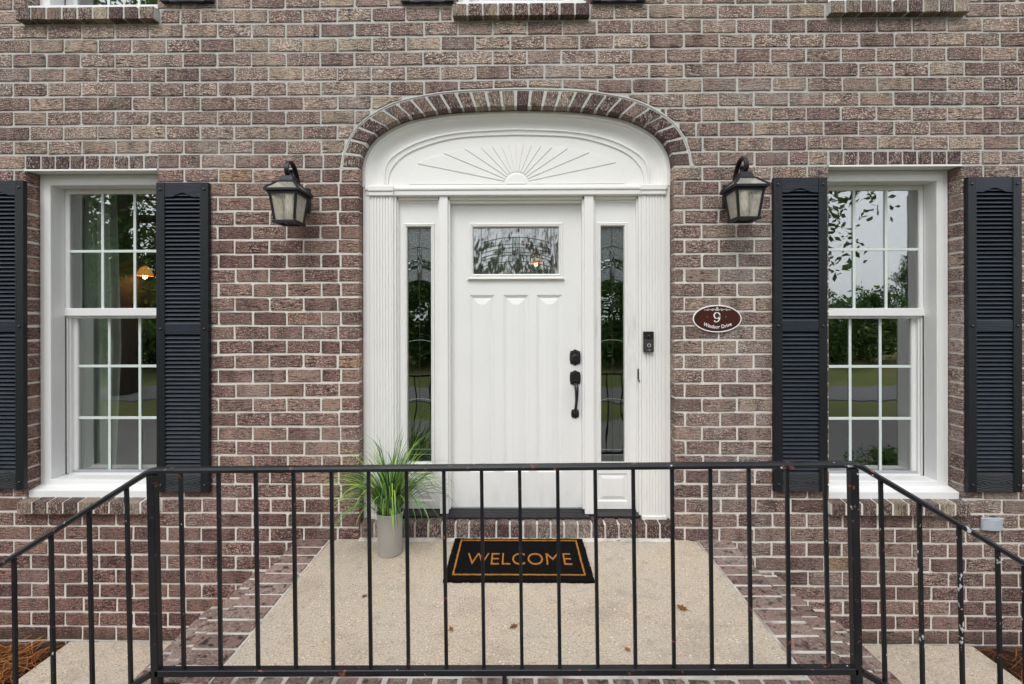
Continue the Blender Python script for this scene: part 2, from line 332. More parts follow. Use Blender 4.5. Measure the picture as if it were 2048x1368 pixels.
def copy_tree(o, delta, parent=None, mirror=None):
    c = o.copy(); COL.objects.link(c)
    if parent is None: c.location = Vector(o.location) + Vector(delta); WORLD[c.name] = Matrix.Translation(c.location)
    else: inv = o.matrix_parent_inverse.copy(); c.parent = parent; c.matrix_parent_inverse = inv
    for ch in list(o.children): copy_tree(ch, delta, c)
    return c

class MB:
    def __init__(s): s.v = []; s.f = []; s.r = []
    def add(s, verts, faces, rnd=0.0):
        b = len(s.v); s.v += [tuple(p) for p in verts]
        for f in faces: s.f.append(tuple(i + b for i in f)); s.r.append(rnd)
        return s
    def box(s, x0, x1, y0, y1, z0, z1, rnd=0.0):
        v = [(x, y, z) for z in (z0, z1) for y in (y0, y1) for x in (x0, x1)]
        return s.add(v, [(0, 1, 5, 4), (1, 3, 7, 5), (3, 2, 6, 7), (2, 0, 4, 6), (4, 5, 7, 6), (2, 3, 1, 0)], rnd)
    def hexa(s, p, rnd=0.0):        # 8 points: bottom ring 0-3, top ring 4-7
        return s.add(p, [(3, 2, 1, 0), (4, 5, 6, 7), (0, 1, 5, 4), (1, 2, 6, 5), (2, 3, 7, 6), (3, 0, 4, 7)], rnd)
    def prism(s, poly, y0, y1, rnd=0.0):   # poly in (x, z), counter-clockwise seen from -y
        n = len(poly)
        v = [(x, y0, z) for x, z in poly] + [(x, y1, z) for x, z in poly]
        return s.add(v, [tuple(range(n)), tuple(range(2 * n - 1, n - 1, -1))] + [(i, i + n, (i + 1) % n + n, (i + 1) % n) for i in range(n)], rnd)
    def rings(s, rings, cap=True, cap0=False, rnd=0.0, closed=True):   # consecutive loops of equal length
        n = len(rings[0]); b = len(s.v)
        for r_ in rings: s.v += [tuple(p) for p in r_]
        for k in range(len(rings) - 1):
            for i in range(n if closed else n - 1):
                j = (i + 1) % n
                s.f.append((b + k * n + i, b + k * n + j, b + (k + 1) * n + j, b + (k + 1) * n + i)); s.r.append(rnd)
        if cap: s.f.append(tuple(b + (len(rings) - 1) * n + i for i in range(n))); s.r.append(rnd)
        if cap0: s.f.append(tuple(b + i for i in reversed(range(n)))); s.r.append(rnd)
        return s
    def rect_rings(s, x0, x1, z0, z1, prof, cap=True, kl=1.0, kr=1.0):   # prof: (inset, y)
        return s.rings([[(x0 + i * kl, y, z0 + i), (x1 - i * kr, y, z0 + i), (x1 - i * kr, y, z1 - i), (x0 + i * kl, y, z1 - i)] for i, y in prof], cap)
    def tube(s, pts, rad, n=8, rnd=0.0, caps=True, flat=None):
        pts = [Vector(p) for p in pts]; rr = rad if isinstance(rad, (list, tuple)) else [rad] * len(pts)
        rings = []; ref = Vector((1, 0, 0)) if abs((pts[-1] - pts[0]).normalized().x) < .8 else Vector((0, 1, 0))
        for i, p in enumerate(pts):
            d = (pts[min(i + 1, len(pts) - 1)] - pts[max(i - 1, 0)]).normalized()
            a = (ref - d * ref.dot(d)).normalized(); b_ = d.cross(a)
            rings.append([p + a * (rr[i] * math.cos(2 * math.pi * k / n)) * (flat[0] if flat else 1) + b_ * (rr[i] * math.sin(2 * math.pi * k / n)) * (flat[1] if flat else 1) for k in range(n)])
        return s.rings(rings, caps, caps, rnd)
    def bar(s, a, b, wx, wd, rnd=0.0):     # rectangular bar from a to b, wx across x (or z when level), wd across y
        a, b = Vector(a), Vector(b); d = (b - a).normalized(); y = Vector((0, 1, 0)); c = d.cross(y).normalized()
        p = []
        for q in (a, b): p += [q - c * wx / 2 - y * wd / 2, q + c * wx / 2 - y * wd / 2, q + c * wx / 2 + y * wd / 2, q - c * wx / 2 + y * wd / 2]
        return s.hexa(p, rnd)
    def lathe(s, prof, cx, cy, n=32, rnd=0.0, cap=True, cap0=True):
        return s.rings([[(cx + r_ * math.cos(2 * math.pi * k / n), cy + r_ * math.sin(2 * math.pi * k / n), z_) for k in range(n)] for r_, z_ in prof], cap, cap0, rnd)
    def mesh(s, name, mat, bevel=0.0, smooth=False, fix=True, rnd=False, seg=2):
        me = bpy.data.meshes.new(name); me.from_pydata(s.v, [], s.f)
        if fix or bevel:
            bm = bmesh.new(); bm.from_mesh(me)
            if fix: bmesh.ops.recalc_face_normals(bm, faces=bm.faces)
            if bevel:
                ed = [e for e in bm.edges if e.is_manifold and e.calc_face_angle(0) > .5]
                bmesh.ops.bevel(bm, geom=ed, offset=bevel, segments=seg, profile=.5, affect='EDGES', clamp_overlap=True)
            bm.to_mesh(me); bm.free()
        if rnd and not bevel:
            at = me.attributes.new('rnd', 'FLOAT', 'FACE'); at.data.foreach_set('value', s.r)
        me.materials.append(M[mat] if isinstance(mat, str) else mat)
        if smooth:
            me.polygons.foreach_set('use_smooth', [True] * len(me.polygons))
            if smooth is not True: me.set_sharp_from_angle(angle=R(smooth))
        return me
    def build(s, name, mat, parent=None, label=None, **kw):
        o = link(name, s.mesh(name, mat, **kw), parent)
        if label: o['label'] = label
        return o

def text_mesh(txt, size, mat, extrude=.001, bold=0.0, align='CENTER'):
    cu = bpy.data.curves.new('lettering', 'FONT'); cu.body = txt; cu.size = size; cu.extrude = extrude; cu.offset = bold; cu.align_x = align; cu.align_y = 'CENTER'; cu.resolution_u = 4
    o = bpy.data.objects.new('lettering_source', cu); COL.objects.link(o)
    dg = bpy.context.evaluated_depsgraph_get(); me = bpy.data.meshes.new_from_object(o.evaluated_get(dg)); me.name = 'lettering'
    bpy.data.objects.remove(o); bpy.data.curves.remove(cu)
    me.materials.clear(); me.materials.append(M[mat]); return me
def xform(me, fn):
    for v in me.vertices: v.co = fn(v.co)
    return me

# ------------------------------------------------------------------ ground outside (seen directly at the corners and in the glass)
GZ = -.70
def sheet(name, mat, x0, x1, y0, y1, z, kind='structure'):
    return tag(MB().add([(x0, y0, z), (x1, y0, z), (x1, y1, z), (x0, y1, z)], [(0, 1, 2, 3)]).build(name, mat), kind=kind)
sheet('ground', 'lawn', -160, 160, -200, 60, GZ - .03)
tag(MB().box(-60, 60, -6.4, -2.6, GZ - .2, GZ + .02).build('driveway', 'drive'), kind='structure')
tag(MB().box(-90, 90, -10.9, -8.6, GZ - .2, GZ + .0).build('road', 'road'), kind='structure')

# ------------------------------------------------------------------ the house
house = empty('brick_house', (0, 0, GZ), 'brown brick house front with arched white doorway and sash windows', 'house')

def crom(pts, k=8):
    out = []
    for i in range(len(pts) - 1):
        p0 = pts[max(i - 1, 0)]; p1 = pts[i]; p2 = pts[i + 1]; p3 = pts[min(i + 2, len(pts) - 1)]
        for j in range(k):
            t_ = j / k
            out.append(tuple(.5 * (2 * p1[q] + (p2[q] - p0[q]) * t_ + (2 * p0[q] - 5 * p1[q] + 4 * p2[q] - p3[q]) * t_ * t_ + (3 * p1[q] - p0[q] - 3 * p2[q] + p3[q]) * t_ ** 3) for q in (0, 1)))
    out.append(pts[-1]); return out
CXD = -.006                                     # centre line of the doorway
def arch(half):                                 # half: crown -> spring; returns right spring -> crown -> left spring
    h = crom(half)
    return [(CXD + x, z_) for x, z_ in reversed(h)] + [(CXD - x, z_) for x, z_ in h[1:]]
def resample(pl, n):
    L = [0]
    for a, b in zip(pl, pl[1:]): L.append(L[-1] + math.dist(a, b))
    out = []; j = 0
    for i in range(n):
        s_ = L[-1] * i / (n - 1)
        while j < len(pl) - 2 and L[j + 1] < s_: j += 1
        f = (s_ - L[j]) / max(1e-9, L[j + 1] - L[j]); out.append((pl[j][0] + (pl[j + 1][0] - pl[j][0]) * f, pl[j][1] + (pl[j + 1][1] - pl[j][1]) * f))
    return out
# course lines from the survey
ZL = []
ypx = [18.8 + 29.08 * i for i in range(12)]; ypx += [338.7 + 28.54 * i for i in range(1, 20)]; ypx += [880.96 + 28.72 * i for i in range(1, 17)]
ZL = [WZ(y, 0, 200) for y in ypx]
top = []
for i in range(8, 0, -1): top.append(ZL[0] + .0925 * i)
ZL = top + ZL
SPRING = min(ZL, key=lambda q: abs(q - 2.335))
A0 = arch([(0, 2.752), (.364, 2.740), (.588, 2.711), (.753, 2.668), (.904, 2.578), (.972, 2.484), (.998, 2.405), (1.0, SPRING)])
def offset(pl, d):
    out = []
    for i, p in enumerate(pl):
        a = pl[max(i - 1, 0)]; b = pl[min(i + 1, len(pl) - 1)]
        tx, tz = b[0] - a[0], b[1] - a[1]; l = math.hypot(tx, tz); out.append((p[0] + tz / l * d, p[1] - tx / l * d))
    return out
A1 = offset(A0, .112)                           # outer edge of the brick ring
ztop_ring = max(p[1] for p in A1)
def zring(x):                                   # height of the outer ring edge above x
    for a, b in zip(A1, A1[1:]):
        if min(a[0], b[0]) <= x <= max(a[0], b[0]) and abs(a[0] - b[0]) > 1e-9: return a[1] + (b[1] - a[1]) * (x - a[0]) / (b[0] - a[0])
    return -9

DOOR_B = .122                                   # top of the sill course under the door
# window openings in the brick (x0, x1, z0 top of brick sill at the back, z1 underside of lintel)
OW = []
for pl, pr, yt, yb in ((50, 315, 340, 992), (1658, 1924, 331, 992)):
    x0, x1 = WX(pl, 0), WX(pr, 0); cx = (pl + pr) / 2
    OW.append((x0, x1, WZ(1000, 0, cx), WZ(yt, 0, cx)))
UW = []
for pl, pr, yb in ((50, 315, 11), (912, 1175, 10), (1658, 1925, -1)):
    cx = (pl + pr) / 2; UW.append((WX(pl, 0), WX(pr, 0), WZ(yb, 0, cx), 5.2))

# the window sills sit exactly on course lines
PITCH, JOINT = .2203, .0132
PH = WX(161, 0, 62)
k0 = min(range(len(ZL) - 1), key=lambda i: abs((ZL[i] + ZL[i + 1]) / 2 - WZ(62, 0, 161)))
def snap(zv): return min(ZL, key=lambda q: abs(q - zv))
OW = [(a, b, snap(c_), snap(d_)) for a, b, c_, d_ in OW]
UW = [(a, b, snap(c_), d_) for a, b, c_, d_ in UW]
XMIN, XMAX = -3.95, 3.95

def outline(poly, j=.0015, chip=.08):
    out = []
    n = len(poly)
    for i in range(n):
        a, b = poly[i], poly[(i + 1) % n]; L = math.dist(a, b)
        p = (a[0] + random.uniform(-j, j), a[1] + random.uniform(-j, j))
        if random.random() < chip * 2 and L > .05:
            q = poly[i - 1]; l0 = math.dist(a, q)
            c_ = random.uniform(.005, .013)
            out.append((a[0] + (q[0] - a[0]) / l0 * c_, a[1] + (q[1] - a[1]) / l0 * c_)); out.append((a[0] + (b[0] - a[0]) / L * c_, a[1] + (b[1] - a[1]) / L * c_))
        else: out.append(p)
        if L > .15:
            for f in (.33, .67):
                f += random.uniform(-.1, .1); nx, nz = (b[1] - a[1]) / L, -(b[0] - a[0]) / L; d = random.uniform(-.0022, .0016)
                out.append((a[0] + (b[0] - a[0]) * f + nx * d, a[1] + (b[1] - a[1]) * f + nz * d))
    return out
def brick_into(mb, poly, y0=0.0, depth=.1, ch=.0035, rnd=0.0, tilt=True):
    poly = outline(poly)
    cx = sum(p[0] for p in poly) / len(poly); cz = sum(p[1] for p in poly) / len(poly)
    a, b = (random.uniform(-.006, .006), random.uniform(-.012, .012)) if tilt else (0, 0)
    o = random.uniform(-.0015, .0015)
    def y(p, d): return y0 + d + o + a * (p[0] - cx) + b * (p[1] - cz)
    def ins(p, d):
        l = math.hypot(p[0] - cx, p[1] - cz); ex = max(abs(p[0] - cx), 1e-6); ez = max(abs(p[1] - cz), 1e-6)
        return (p[0] - math.copysign(min(d, ex), p[0] - cx), p[1] - math.copysign(min(d, ez), p[1] - cz))
    mb.rings([[(p[0], y0 + depth, p[1]) for p in poly], [(p[0], y(p, ch), p[1]) for p in poly], [(q[0], y(q, 0), q[1]) for q in (ins(p, ch) for p in poly)]], True, False, rnd)

# list every wall brick as a polygon in the wall plane
bricks = []          # (poly, full?)
HD = 1.0             # half width of the door opening
for i in range(len(ZL) - 1):
    zt, zb = ZL[i] - JOINT / 2, ZL[i + 1] + JOINT / 2
    if zt < GZ - .25: continue
    zc = (zt + zb) / 2
    odd = (i - k0) % 2
    cuts = []
    for (a, b, c_, d_) in OW + UW:
        top_extra = .0925 if d_ < 4 else 0      # lintel course above, sill course below
        if c_ - .0925 < zc < c_: cuts.append((a - .026, b + .026))
        elif d_ < zc < d_ + top_extra: cuts.append((a - .006, b + .006))
        elif c_ < zc < d_: cuts.append((a, b))
    if DOOR_B - .16 < zc < SPRING: cuts.append((CXD - HD, CXD + HD))
    arch_zone = zc > SPRING
    if arch_zone and zb < ztop_ring:
        ws = [abs(x - CXD) for x, z_ in A1 if z_ >= zt]
        wt = max(ws) + .010 if ws else 0.0
        if wt: cuts.append((CXD - wt, CXD + wt))
    free = [(XMIN, XMAX)]
    for ca, cb in cuts: free = [q for a, b in free for q in ((a, min(b, ca)), (max(a, cb), b)) if q[1] - q[0] > .02]
    start = PH + odd * PITCH / 2 + random.uniform(-.004, .004)
    for fa, fb in free:
        n0 = math.floor((fa - start) / PITCH)
        js = [start + q * PITCH + random.uniform(-.003, .003) for q in range(n0, n0 + int((fb - fa) / PITCH) + 4)]
        js = [q for q in js if fa + .01 < q < fb - .01]
        edges = [fa - JOINT / 2] + js + [fb + JOINT / 2]
        if len(edges) > 2 and edges[1] - edges[0] < .062: edges[1] = (edges[0] + edges[2]) / 2 if len(edges) > 3 else edges[0] + .10
        if len(edges) > 3 and edges[-1] - edges[-2] < .062: edges[-2] = (edges[-1] + edges[-3]) / 2
        for e0, e1 in zip(edges, edges[1:]):
            a, b = e0 + JOINT / 2 + random.uniform(-.001, .001), e1 - JOINT / 2 + random.uniform(-.001, .001)
            if e0 == edges[0] and fa > XMIN: a = fa
            if e1 == edges[-1] and fb < XMAX: b = fb
            if b - a < .02: continue
            full = b - a > .19
            if arch_zone and zb < ztop_ring and abs((a + b) / 2 - CXD) < 1.4:
                ns = 9; xs_ = [a + (b - a) * q / (ns - 1) for q in range(ns)]
                low = [max(zb, zring(q) + .012) for q in xs_]
                if max(low) > zb + 1e-6:
                    ok = [q for q in range(ns) if low[q] < zt - .014]
                    if len(ok) < 3: continue
                    bricks.append(([(xs_[q], low[q]) for q in ok] + [(xs_[ok[-1]], zt), (xs_[ok[0]], zt)], False)); continue
            bricks.append(([(a, zb), (b, zb), (b, zt), (a, zt)], full))

shut_x = [(-3.44, -3.10), (-2.27, -1.93), (1.61, 1.95), (2.83, 3.18)]
def openness(poly):
    cx = sum(p[0] for p in poly) / len(poly); cz = sum(p[1] for p in poly) / len(poly)
    if any(a - .08 < cx < b + .08 for a, b in shut_x) and .3 < cz < 2.28: return 99
    if abs(cx) > 3.05 or cz > 3.33 or cz < -.55: return 99
    pen = 0
    if cz < .5: pen = 1.2                       # behind the railing
    if abs(abs(cx) - 1.37) < .2 and 1.9 < cz < 2.4: pen = 3
    return math.hypot(cx, cz - 1.5) + pen
order = sorted([i for i, b in enumerate(bricks) if b[1]], key=lambda i: openness(bricks[i][0]))
chosen = set(order[:285])
def waver(poly):      # courses are laid by eye: slow waves along each bed joint and a hair of tilt per brick
    cx = sum(p[0] for p in poly) / len(poly); cz = sum(p[1] for p in poly) / len(poly)
    d = .0030 * math.sin(1.3 * cx + 2.1 * cz) + .0018 * math.sin(4.3 * cx + 7 * cz) + random.uniform(-.0014, .0014); a = random.gauss(0, .0045)
    return [(p[0] - a * (p[1] - cz), p[1] + d + a * (p[0] - cx)) for p in poly]
bricks = [(waver(p), f) for p, f in bricks]
joined = MB()
for i, (poly, full) in enumerate(bricks):
    if i in chosen:
        cx = sum(p[0] for p in poly) / 4; cz = sum(p[1] for p in poly) / 4
        mb = MB(); brick_into(mb, [(p[0] - cx, p[1] - cz) for p in poly])
        link('brick', mb.mesh('brick', 'brick'), house, (cx, 0, cz))
    else:
        brick_into(joined, poly, rnd=random.random())
o = joined.build('brick_courses', 'brick_joined', house, rnd=True, fix=False); o['kind'] = 'stuff'

# mortar backing with openings and their reveals
MY = .0065
holes = []
e = .006
for a, b, c_, d_ in OW + UW: holes.append([(a - e, c_ - .02), (b + e, c_ - .02), (b + e, d_ + e), (a - e, d_ + e)])
holes.append([(CXD - HD - e, DOOR_B - .13)] + [(CXD + HD + e, DOOR_B - .13)] + offset(A0, e)[0:] )
outer = [(XMIN - .1, GZ - .3), (XMAX + .1, GZ - .3), (XMAX + .1, 5.5), (XMIN - .1, 5.5)]
polys = [outer] + [list(reversed(h)) for h in holes]
tri = tessellate_polygon([[Vector((x, z_, 0)) for x, z_ in p] for p in polys])
flat_v = [(x, MY, z_) for p in polys for x, z_ in p]
mb = MB().add(flat_v, [tuple(t_) for t_ in tri])
for h in holes:
    n = len(h)
    mb.add([(x, MY, z_) for x, z_ in h] + [(x, .30, z_) for x, z_ in h], [(i, (i + 1) % n, (i + 1) % n + n, i + n) for i in range(n)])
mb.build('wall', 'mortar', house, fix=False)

# brick lintels, brick sills and the ring over the door
def row_of_headers(name, x0, x1, zb, zt, y0, depth, n, slope=0.0, skew=0.0):
    p = (x1 - x0) / n
    for i in range(n):
        a = x0 + p * i + .006; b = x0 + p * (i + 1) - .006
        cx, cz = (a + b) / 2, (zb + zt) / 2
        mb = MB(); sk = random.uniform(-.003, .003)
        h_ = (zt - zb) / 2; w_ = (b - a) / 2
        if slope:   # sill brick: box with sloping top that sticks out of the wall
            q = outline([(-w_, -h_), (w_, -h_), (w_, h_), (-w_, h_)], .0012, .02)
            mb.rings([[(x + sk, depth, z_ + (slope if z_ > 0 else 0)) for x, z_ in q], [(x, .004, z_) for x, z_ in q], [(x * .93, 0, z_ * .94) for x, z_ in q]], True)
        else:
            brick_into(mb, [(-w_, -h_), (w_, -h_), (w_, h_), (-w_, h_)], 0, depth)
        link(name, mb.mesh(name, 'brick_dark'), house, (cx, y0 + random.uniform(-.002, .002), cz))
CH = .0925
for a, b, c_, d_ in OW: row_of_headers('lintel_brick', a + .004, b + .004, d_ + .007, d_ + CH - .006, 0, .1, 9)
for a, b, c_, d_ in OW + UW:
    row_of_headers('sill_brick', a - .016, b + .016, c_ - CH + .004, c_ - .012, -.045, .15, 9, .022)
    MB().add([(a - .012, -.040, c_ - CH + .008), (b + .012, -.040, c_ - CH + .008), (b + .012, -.040, c_ - .016), (a - .012, -.040, c_ - .016),
              (a - .012, .1, c_ - CH + .008), (b + .012, .1, c_ - CH + .008), (b + .012, .1, c_ + .006), (a - .012, .1, c_ + .006)],
             [(0, 1, 2, 3), (3, 2, 6, 7), (0, 4, 5, 1), (0, 3, 7, 4), (1, 5, 6, 2)]).build('sill_mortar', 'mortar', house)
ring_n = 28
rp = resample(offset(A0, .003), ring_n * 6 + 1); ro = resample(offset(A0, .101), ring_n * 6 + 1)
for i in range(ring_n):
    a, b = i * 6, i * 6 + 6
    g = .088
    def lerp(p, q, f): return (p[0] + (q[0] - p[0]) * f, p[1] + (q[1] - p[1]) * f)
    poly = [lerp(rp[a], rp[b], g), lerp(ro[a], ro[b], g * 1.15), lerp(ro[a], ro[b], 1 - g * 1.15), lerp(rp[a], rp[b], 1 - g)]
    cx = sum(p[0] for p in poly) / 4; cz = sum(p[1] for p in poly) / 4
    poly = [(p[0] - cx, p[1] - cz) for p in poly]
    mb = MB(); brick_into(mb, poly[::-1], 0, .10)
    link('arch_brick', mb.mesh('arch_brick', 'brick_dark'), house, (cx, 0, cz))
# raised joint line round the outside of the ring
l0 = resample(offset(A0, .107), 90); l1 = resample(offset(A0, .119), 90)
MB().rings([[(x, .006, z_) for x, z_ in l0], [(x, .0025, z_) for x, z_ in resample(offset(A0, .109), 90)], [(x, .0025, z_) for x, z_ in resample(offset(A0, .117), 90)], [(x, .006, z_) for x, z_ in l1]], False, closed=False).build('arch_joint', 'mortar', house, smooth=True)
# header course under the door
xa, xb = CXD - HD + .004, CXD + HD - .004
dz0, dz1 = -.01, DOOR_B - .012
row_of_headers('threshold_brick', xa, xb, dz0 + .012, dz1 - .012, .0, .12, 23, .014)
MB().box(xa, xb, .008, .2, -.12, dz1 - .016).build('threshold_mortar', 'mortar', house)

# dark rooms behind the glass
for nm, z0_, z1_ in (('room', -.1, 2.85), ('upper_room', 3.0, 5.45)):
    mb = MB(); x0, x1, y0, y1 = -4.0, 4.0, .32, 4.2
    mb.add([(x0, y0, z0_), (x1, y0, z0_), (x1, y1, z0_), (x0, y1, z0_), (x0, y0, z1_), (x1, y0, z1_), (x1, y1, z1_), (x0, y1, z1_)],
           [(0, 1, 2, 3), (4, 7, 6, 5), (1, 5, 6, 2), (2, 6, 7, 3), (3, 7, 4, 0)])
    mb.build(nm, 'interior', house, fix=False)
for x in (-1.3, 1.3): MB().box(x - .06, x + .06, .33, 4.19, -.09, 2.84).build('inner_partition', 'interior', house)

# ------------------------------------------------------------------ sash windows (parts of the house)
def window(op, rows_up, upper_only_bottom=False):
    a, b, c_, d_ = op
    win = link('window', None, house, ((a + b) / 2, .1, c_)); win.empty_display_size = .1
    cx0, cx1 = a + .006, b - .006
    zs = c_ + .012
    zt = d_ - .004
    JW = .078; SW = .030
    # casing: boards round the opening, ridge and return
    prof = [(0, .20), (0, .094), (.030, .090), (.034, .086), (.070, .086), (.074, .090), (.074, .19)]
    zb = zs + .075
    kl, kr = (1.0, .62) if b < -1 else ((.62, 1.0) if a > 1 else (1.0, 1.0))
    MB().rect_rings(cx0, cx1, zb - .074, zt, prof, False, kl, kr).build('frame', 'vinyl', win, fix=True)
    if not upper_only_bottom:
        MB().box(a + .001, b - .001, -.002, .088, zt - .001, zt + .006).build('head_board', 'trim', win, bevel=.001)
        MB().box(a, b, -.004, .004, zt - .005, zt + .002).build('head_flashing', 'trim', win)
    # sill: sloping board
    q = [(cx0 - .004, .010), (cx1 + .004, .010)]
    MB().hexa([(a + .002, .018, zs - .022), (b - .002, .018, zs - .022), (b - .002, .20, zs - .022), (a + .002, .20, zs - .022),
               (a + .002, .018, zs + .028), (b - .002, .018, zs + .028), (b - .002, .20, zs + .062), (a + .002, .20, zs + .062)]).build('sill', 'vinyl', win, bevel=.003)
    gx0, gx1 = cx0 + .074 * kl, cx1 - .074 * kr
    # upper sash: stands forward; lower sash: stands back
    zbot = zs + .060; ztop = zt - .074
    if upper_only_bottom: zm = zbot + .95
    else: zm = WZ(624, .19, 182 if a < 0 else 1790)
    MR = .026
    sash = MB()
    sash.rect_rings(gx0, gx1, zm - MR, ztop, [(0, .235), (0, .192), (.004, .188), (SW - .006, .188), (SW, .194), (SW, .215)], False)
    s1 = sash.build('upper_sash', 'vinyl', win)
    ux0, ux1, uz0, uz1 = gx0 + SW, gx1 - SW, zm + MR - .002, ztop - SW
    MB().box(gx0, gx1, .184, .236, zm - MR, zm + MR).build('meeting_rail', 'vinyl', win, bevel=.003)
    MB().box(ux0 - .004, ux1 + .004, .203, .207, uz0 - .004, uz1 + .004).build('pane', 'glass', win)
    def grid(x0, x1, z0_, z1_, cols, rows, y):
        for i in range(1, cols):
            x = x0 + (x1 - x0) * i / cols; MB().box(x - .009, x + .009, y, y + .006, z0_, z1_).build('muntin', 'muntin', win, bevel=.0015)
        for i in range(1, rows):
            z_ = z0_ + (z1_ - z0_) * i / rows; MB().box(x0, x1, y - .001, y + .007, z_ - .009, z_ + .009).build('muntin', 'muntin', win, bevel=.0015)
    grid(ux0, ux1, uz0, uz1, 3, rows_up, .197)
    # lower sash
    lx0, lx1 = gx0 + .004, gx1 - .004; lz0, lz1 = zbot + .004, zm - MR
    MB().rect_rings(gx0, gx1, zbot, zm - MR, [(0, .30), (0, .20), (.010, .20), (.010, .215), (.018, .215), (.018, .24)], False).build('side_track', 'vinyl', win)
    lsx = .034
    MB().rect_rings(gx0 + .018, gx1 - .018, zbot + .006, zm + .01, [(0, .27), (0, .236), (.022, .236), (.026, .242), (.026, .262)], False).build('lower_sash', 'vinyl', win)
    MB().box(gx0 + .02, gx1 - .02, .226, .252, zbot + .010, zbot + .034).build('sash_lift_rail', 'alu', win, bevel=.003)
    px0, px1, pz0, pz1 = gx0 + .044, gx1 - .044, zbot + .032, zm - MR + .01
    MB().box(px0 - .003, px1 + .003, .250, .254, pz0 - .003, pz1 + .003).build('pane', 'glass', win)
    grid(px0, px1, pz0, pz1, 3, 3, .2445)
    for x in (px0 + .055, px1 - .055):
        MB().lathe([(.003, zm - MR - .022), (.005, zm - MR - .018), (.002, zm - MR - .006), (.002, zm - MR)], x, .243, 8).build('tilt_latch', 'vinyl', win)
    return win
for op in OW: window(op, 2)
for op in UW: window(op, 2, True)

# ------------------------------------------------------------------ doorway
sur = link('door_surround', None, house, (CXD, .1, DOOR_B))
NA = 96
C0 = resample(A0, NA)
R1 = resample(arch([(0, 2.6425), (.367, 2.623), (.613, 2.571), (.779, 2.489), (.851, 2.405), (.862, 2.262)]), NA)
R2 = resample(arch([(0, 2.605), (.342, 2.592), (.535, 2.554), (.704, 2.489), (.792, 2.415), (.831, 2.345), (.838, 2.262)]), NA)
C0d = resample([(CXD + HD, 2.262)] + A0 + [(CXD - HD, 2.262)], NA)
def between(a, b, t_): return [(p[0] + (q[0] - p[0]) * t_, p[1] + (q[1] - p[1]) * t_) for p, q in zip(a, b)]
prof = [(0, .14), (0, .070), (.16, .068), (.20, .076), (.30, .078), (.36, .090), (.55, .103), (.80, .109), (.88, .107), (.93, .098), (1.0, .096)]
mb = MB(); mb.rings([[(x, y, z_) for x, z_ in between(C0d, R1, t_)] for t_, y in prof], False, closed=False)
mb.build('arch_casing', 'trim', sur, smooth=38)
prof = [(0, .096), (.06, .104), (.55, .108), (.62, .100), (.85, .100), (1.0, .112)]
MB().rings([[(x, y, z_) for x, z_ in between(R1, R2, t_)] for t_, y in prof], False, closed=False).build('arch_bead', 'trim', sur, smooth=38)
MB().prism([(x, z_) for x, z_ in R2][::-1], .110, .14).build('arch_panel', 'trim', sur)
# sunburst: raised lunette cut by fifteen grooves round a half-round hub
hub = (CXD + .004, 2.287); HR = .070
def lune(ang, sc=1.0):      # distance from hub to the ray-end curve
    pts = {0: .70, 12: .655, 23.5: .505, 34.5: .40, 45: .332, 56: .292, 68: .266, 90: .252}
    a_ = min(ang, 180 - ang); ks = sorted(pts)
    for p, q in zip(ks, ks[1:]):
        if p <= a_ <= q: return sc * (pts[p] + (pts[q] - pts[p]) * (a_ - p) / (q - p))
def pol(ang, r_, dx=0.0):
    c_, s_ = math.cos(R(ang)), math.sin(R(ang)); return (hub[0] + r_ * c_ - dx * s_, hub[1] + r_ * s_ + dx * c_)
angs = [0] + [90 - 11.2 * j for j in range(7, -8, -1)] + [180]
GW = .0042
for a_, b_ in zip(angs, angs[1:]):
    g0 = GW if a_ > 0 else 0; g1 = GW if b_ < 180 else 0
    r0 = HR + .012
    k_ = 5 if b_ - a_ < 12 else 8
    outer_ = []
    for j in range(k_ + 1):
        an = a_ + (b_ - a_) * j / k_; d = g0 * (1 - j / k_) - g1 * j / k_
        outer_.append(pol(an, lune(an, 1.012), d))
    poly = [pol(a_, r0, g0)] + outer_ + [pol(b_, r0, -g1)]
    mid = (sum(p[0] for p in poly) / len(poly), sum(p[1] for p in poly) / len(poly))
    mb = MB(); mb.rings([[(x, .112, z_) for x, z_ in poly], [(x, .1055, z_) for x, z_ in poly], [(x + (mid[0] - x) * .012, .1045, z_ + (mid[1] - z_) * .012) for x, z_ in poly]], True)
    mb.build('sunburst_panel', 'trim', sur)
hp = [(hub[0] + HR * math.cos(R(a_)), hub[1] + HR * math.sin(R(a_))) for a_ in range(0, 181, 10)]
MB().rings([[(x, .112, z_) for x, z_ in hp], [(x, .1035, z_) for x, z_ in hp], [(hub[0] + (x - hub[0]) * .9, .1015, hub[1] + (z_ - hub[1]) * .9) for x, z_ in hp]], True).build('sunburst_hub', 'trim', sur)
MB().box(CXD - .80, CXD + .80, .100, .112, 2.268, 2.282).build('lunette_ledge', 'trim', sur, bevel=.003)
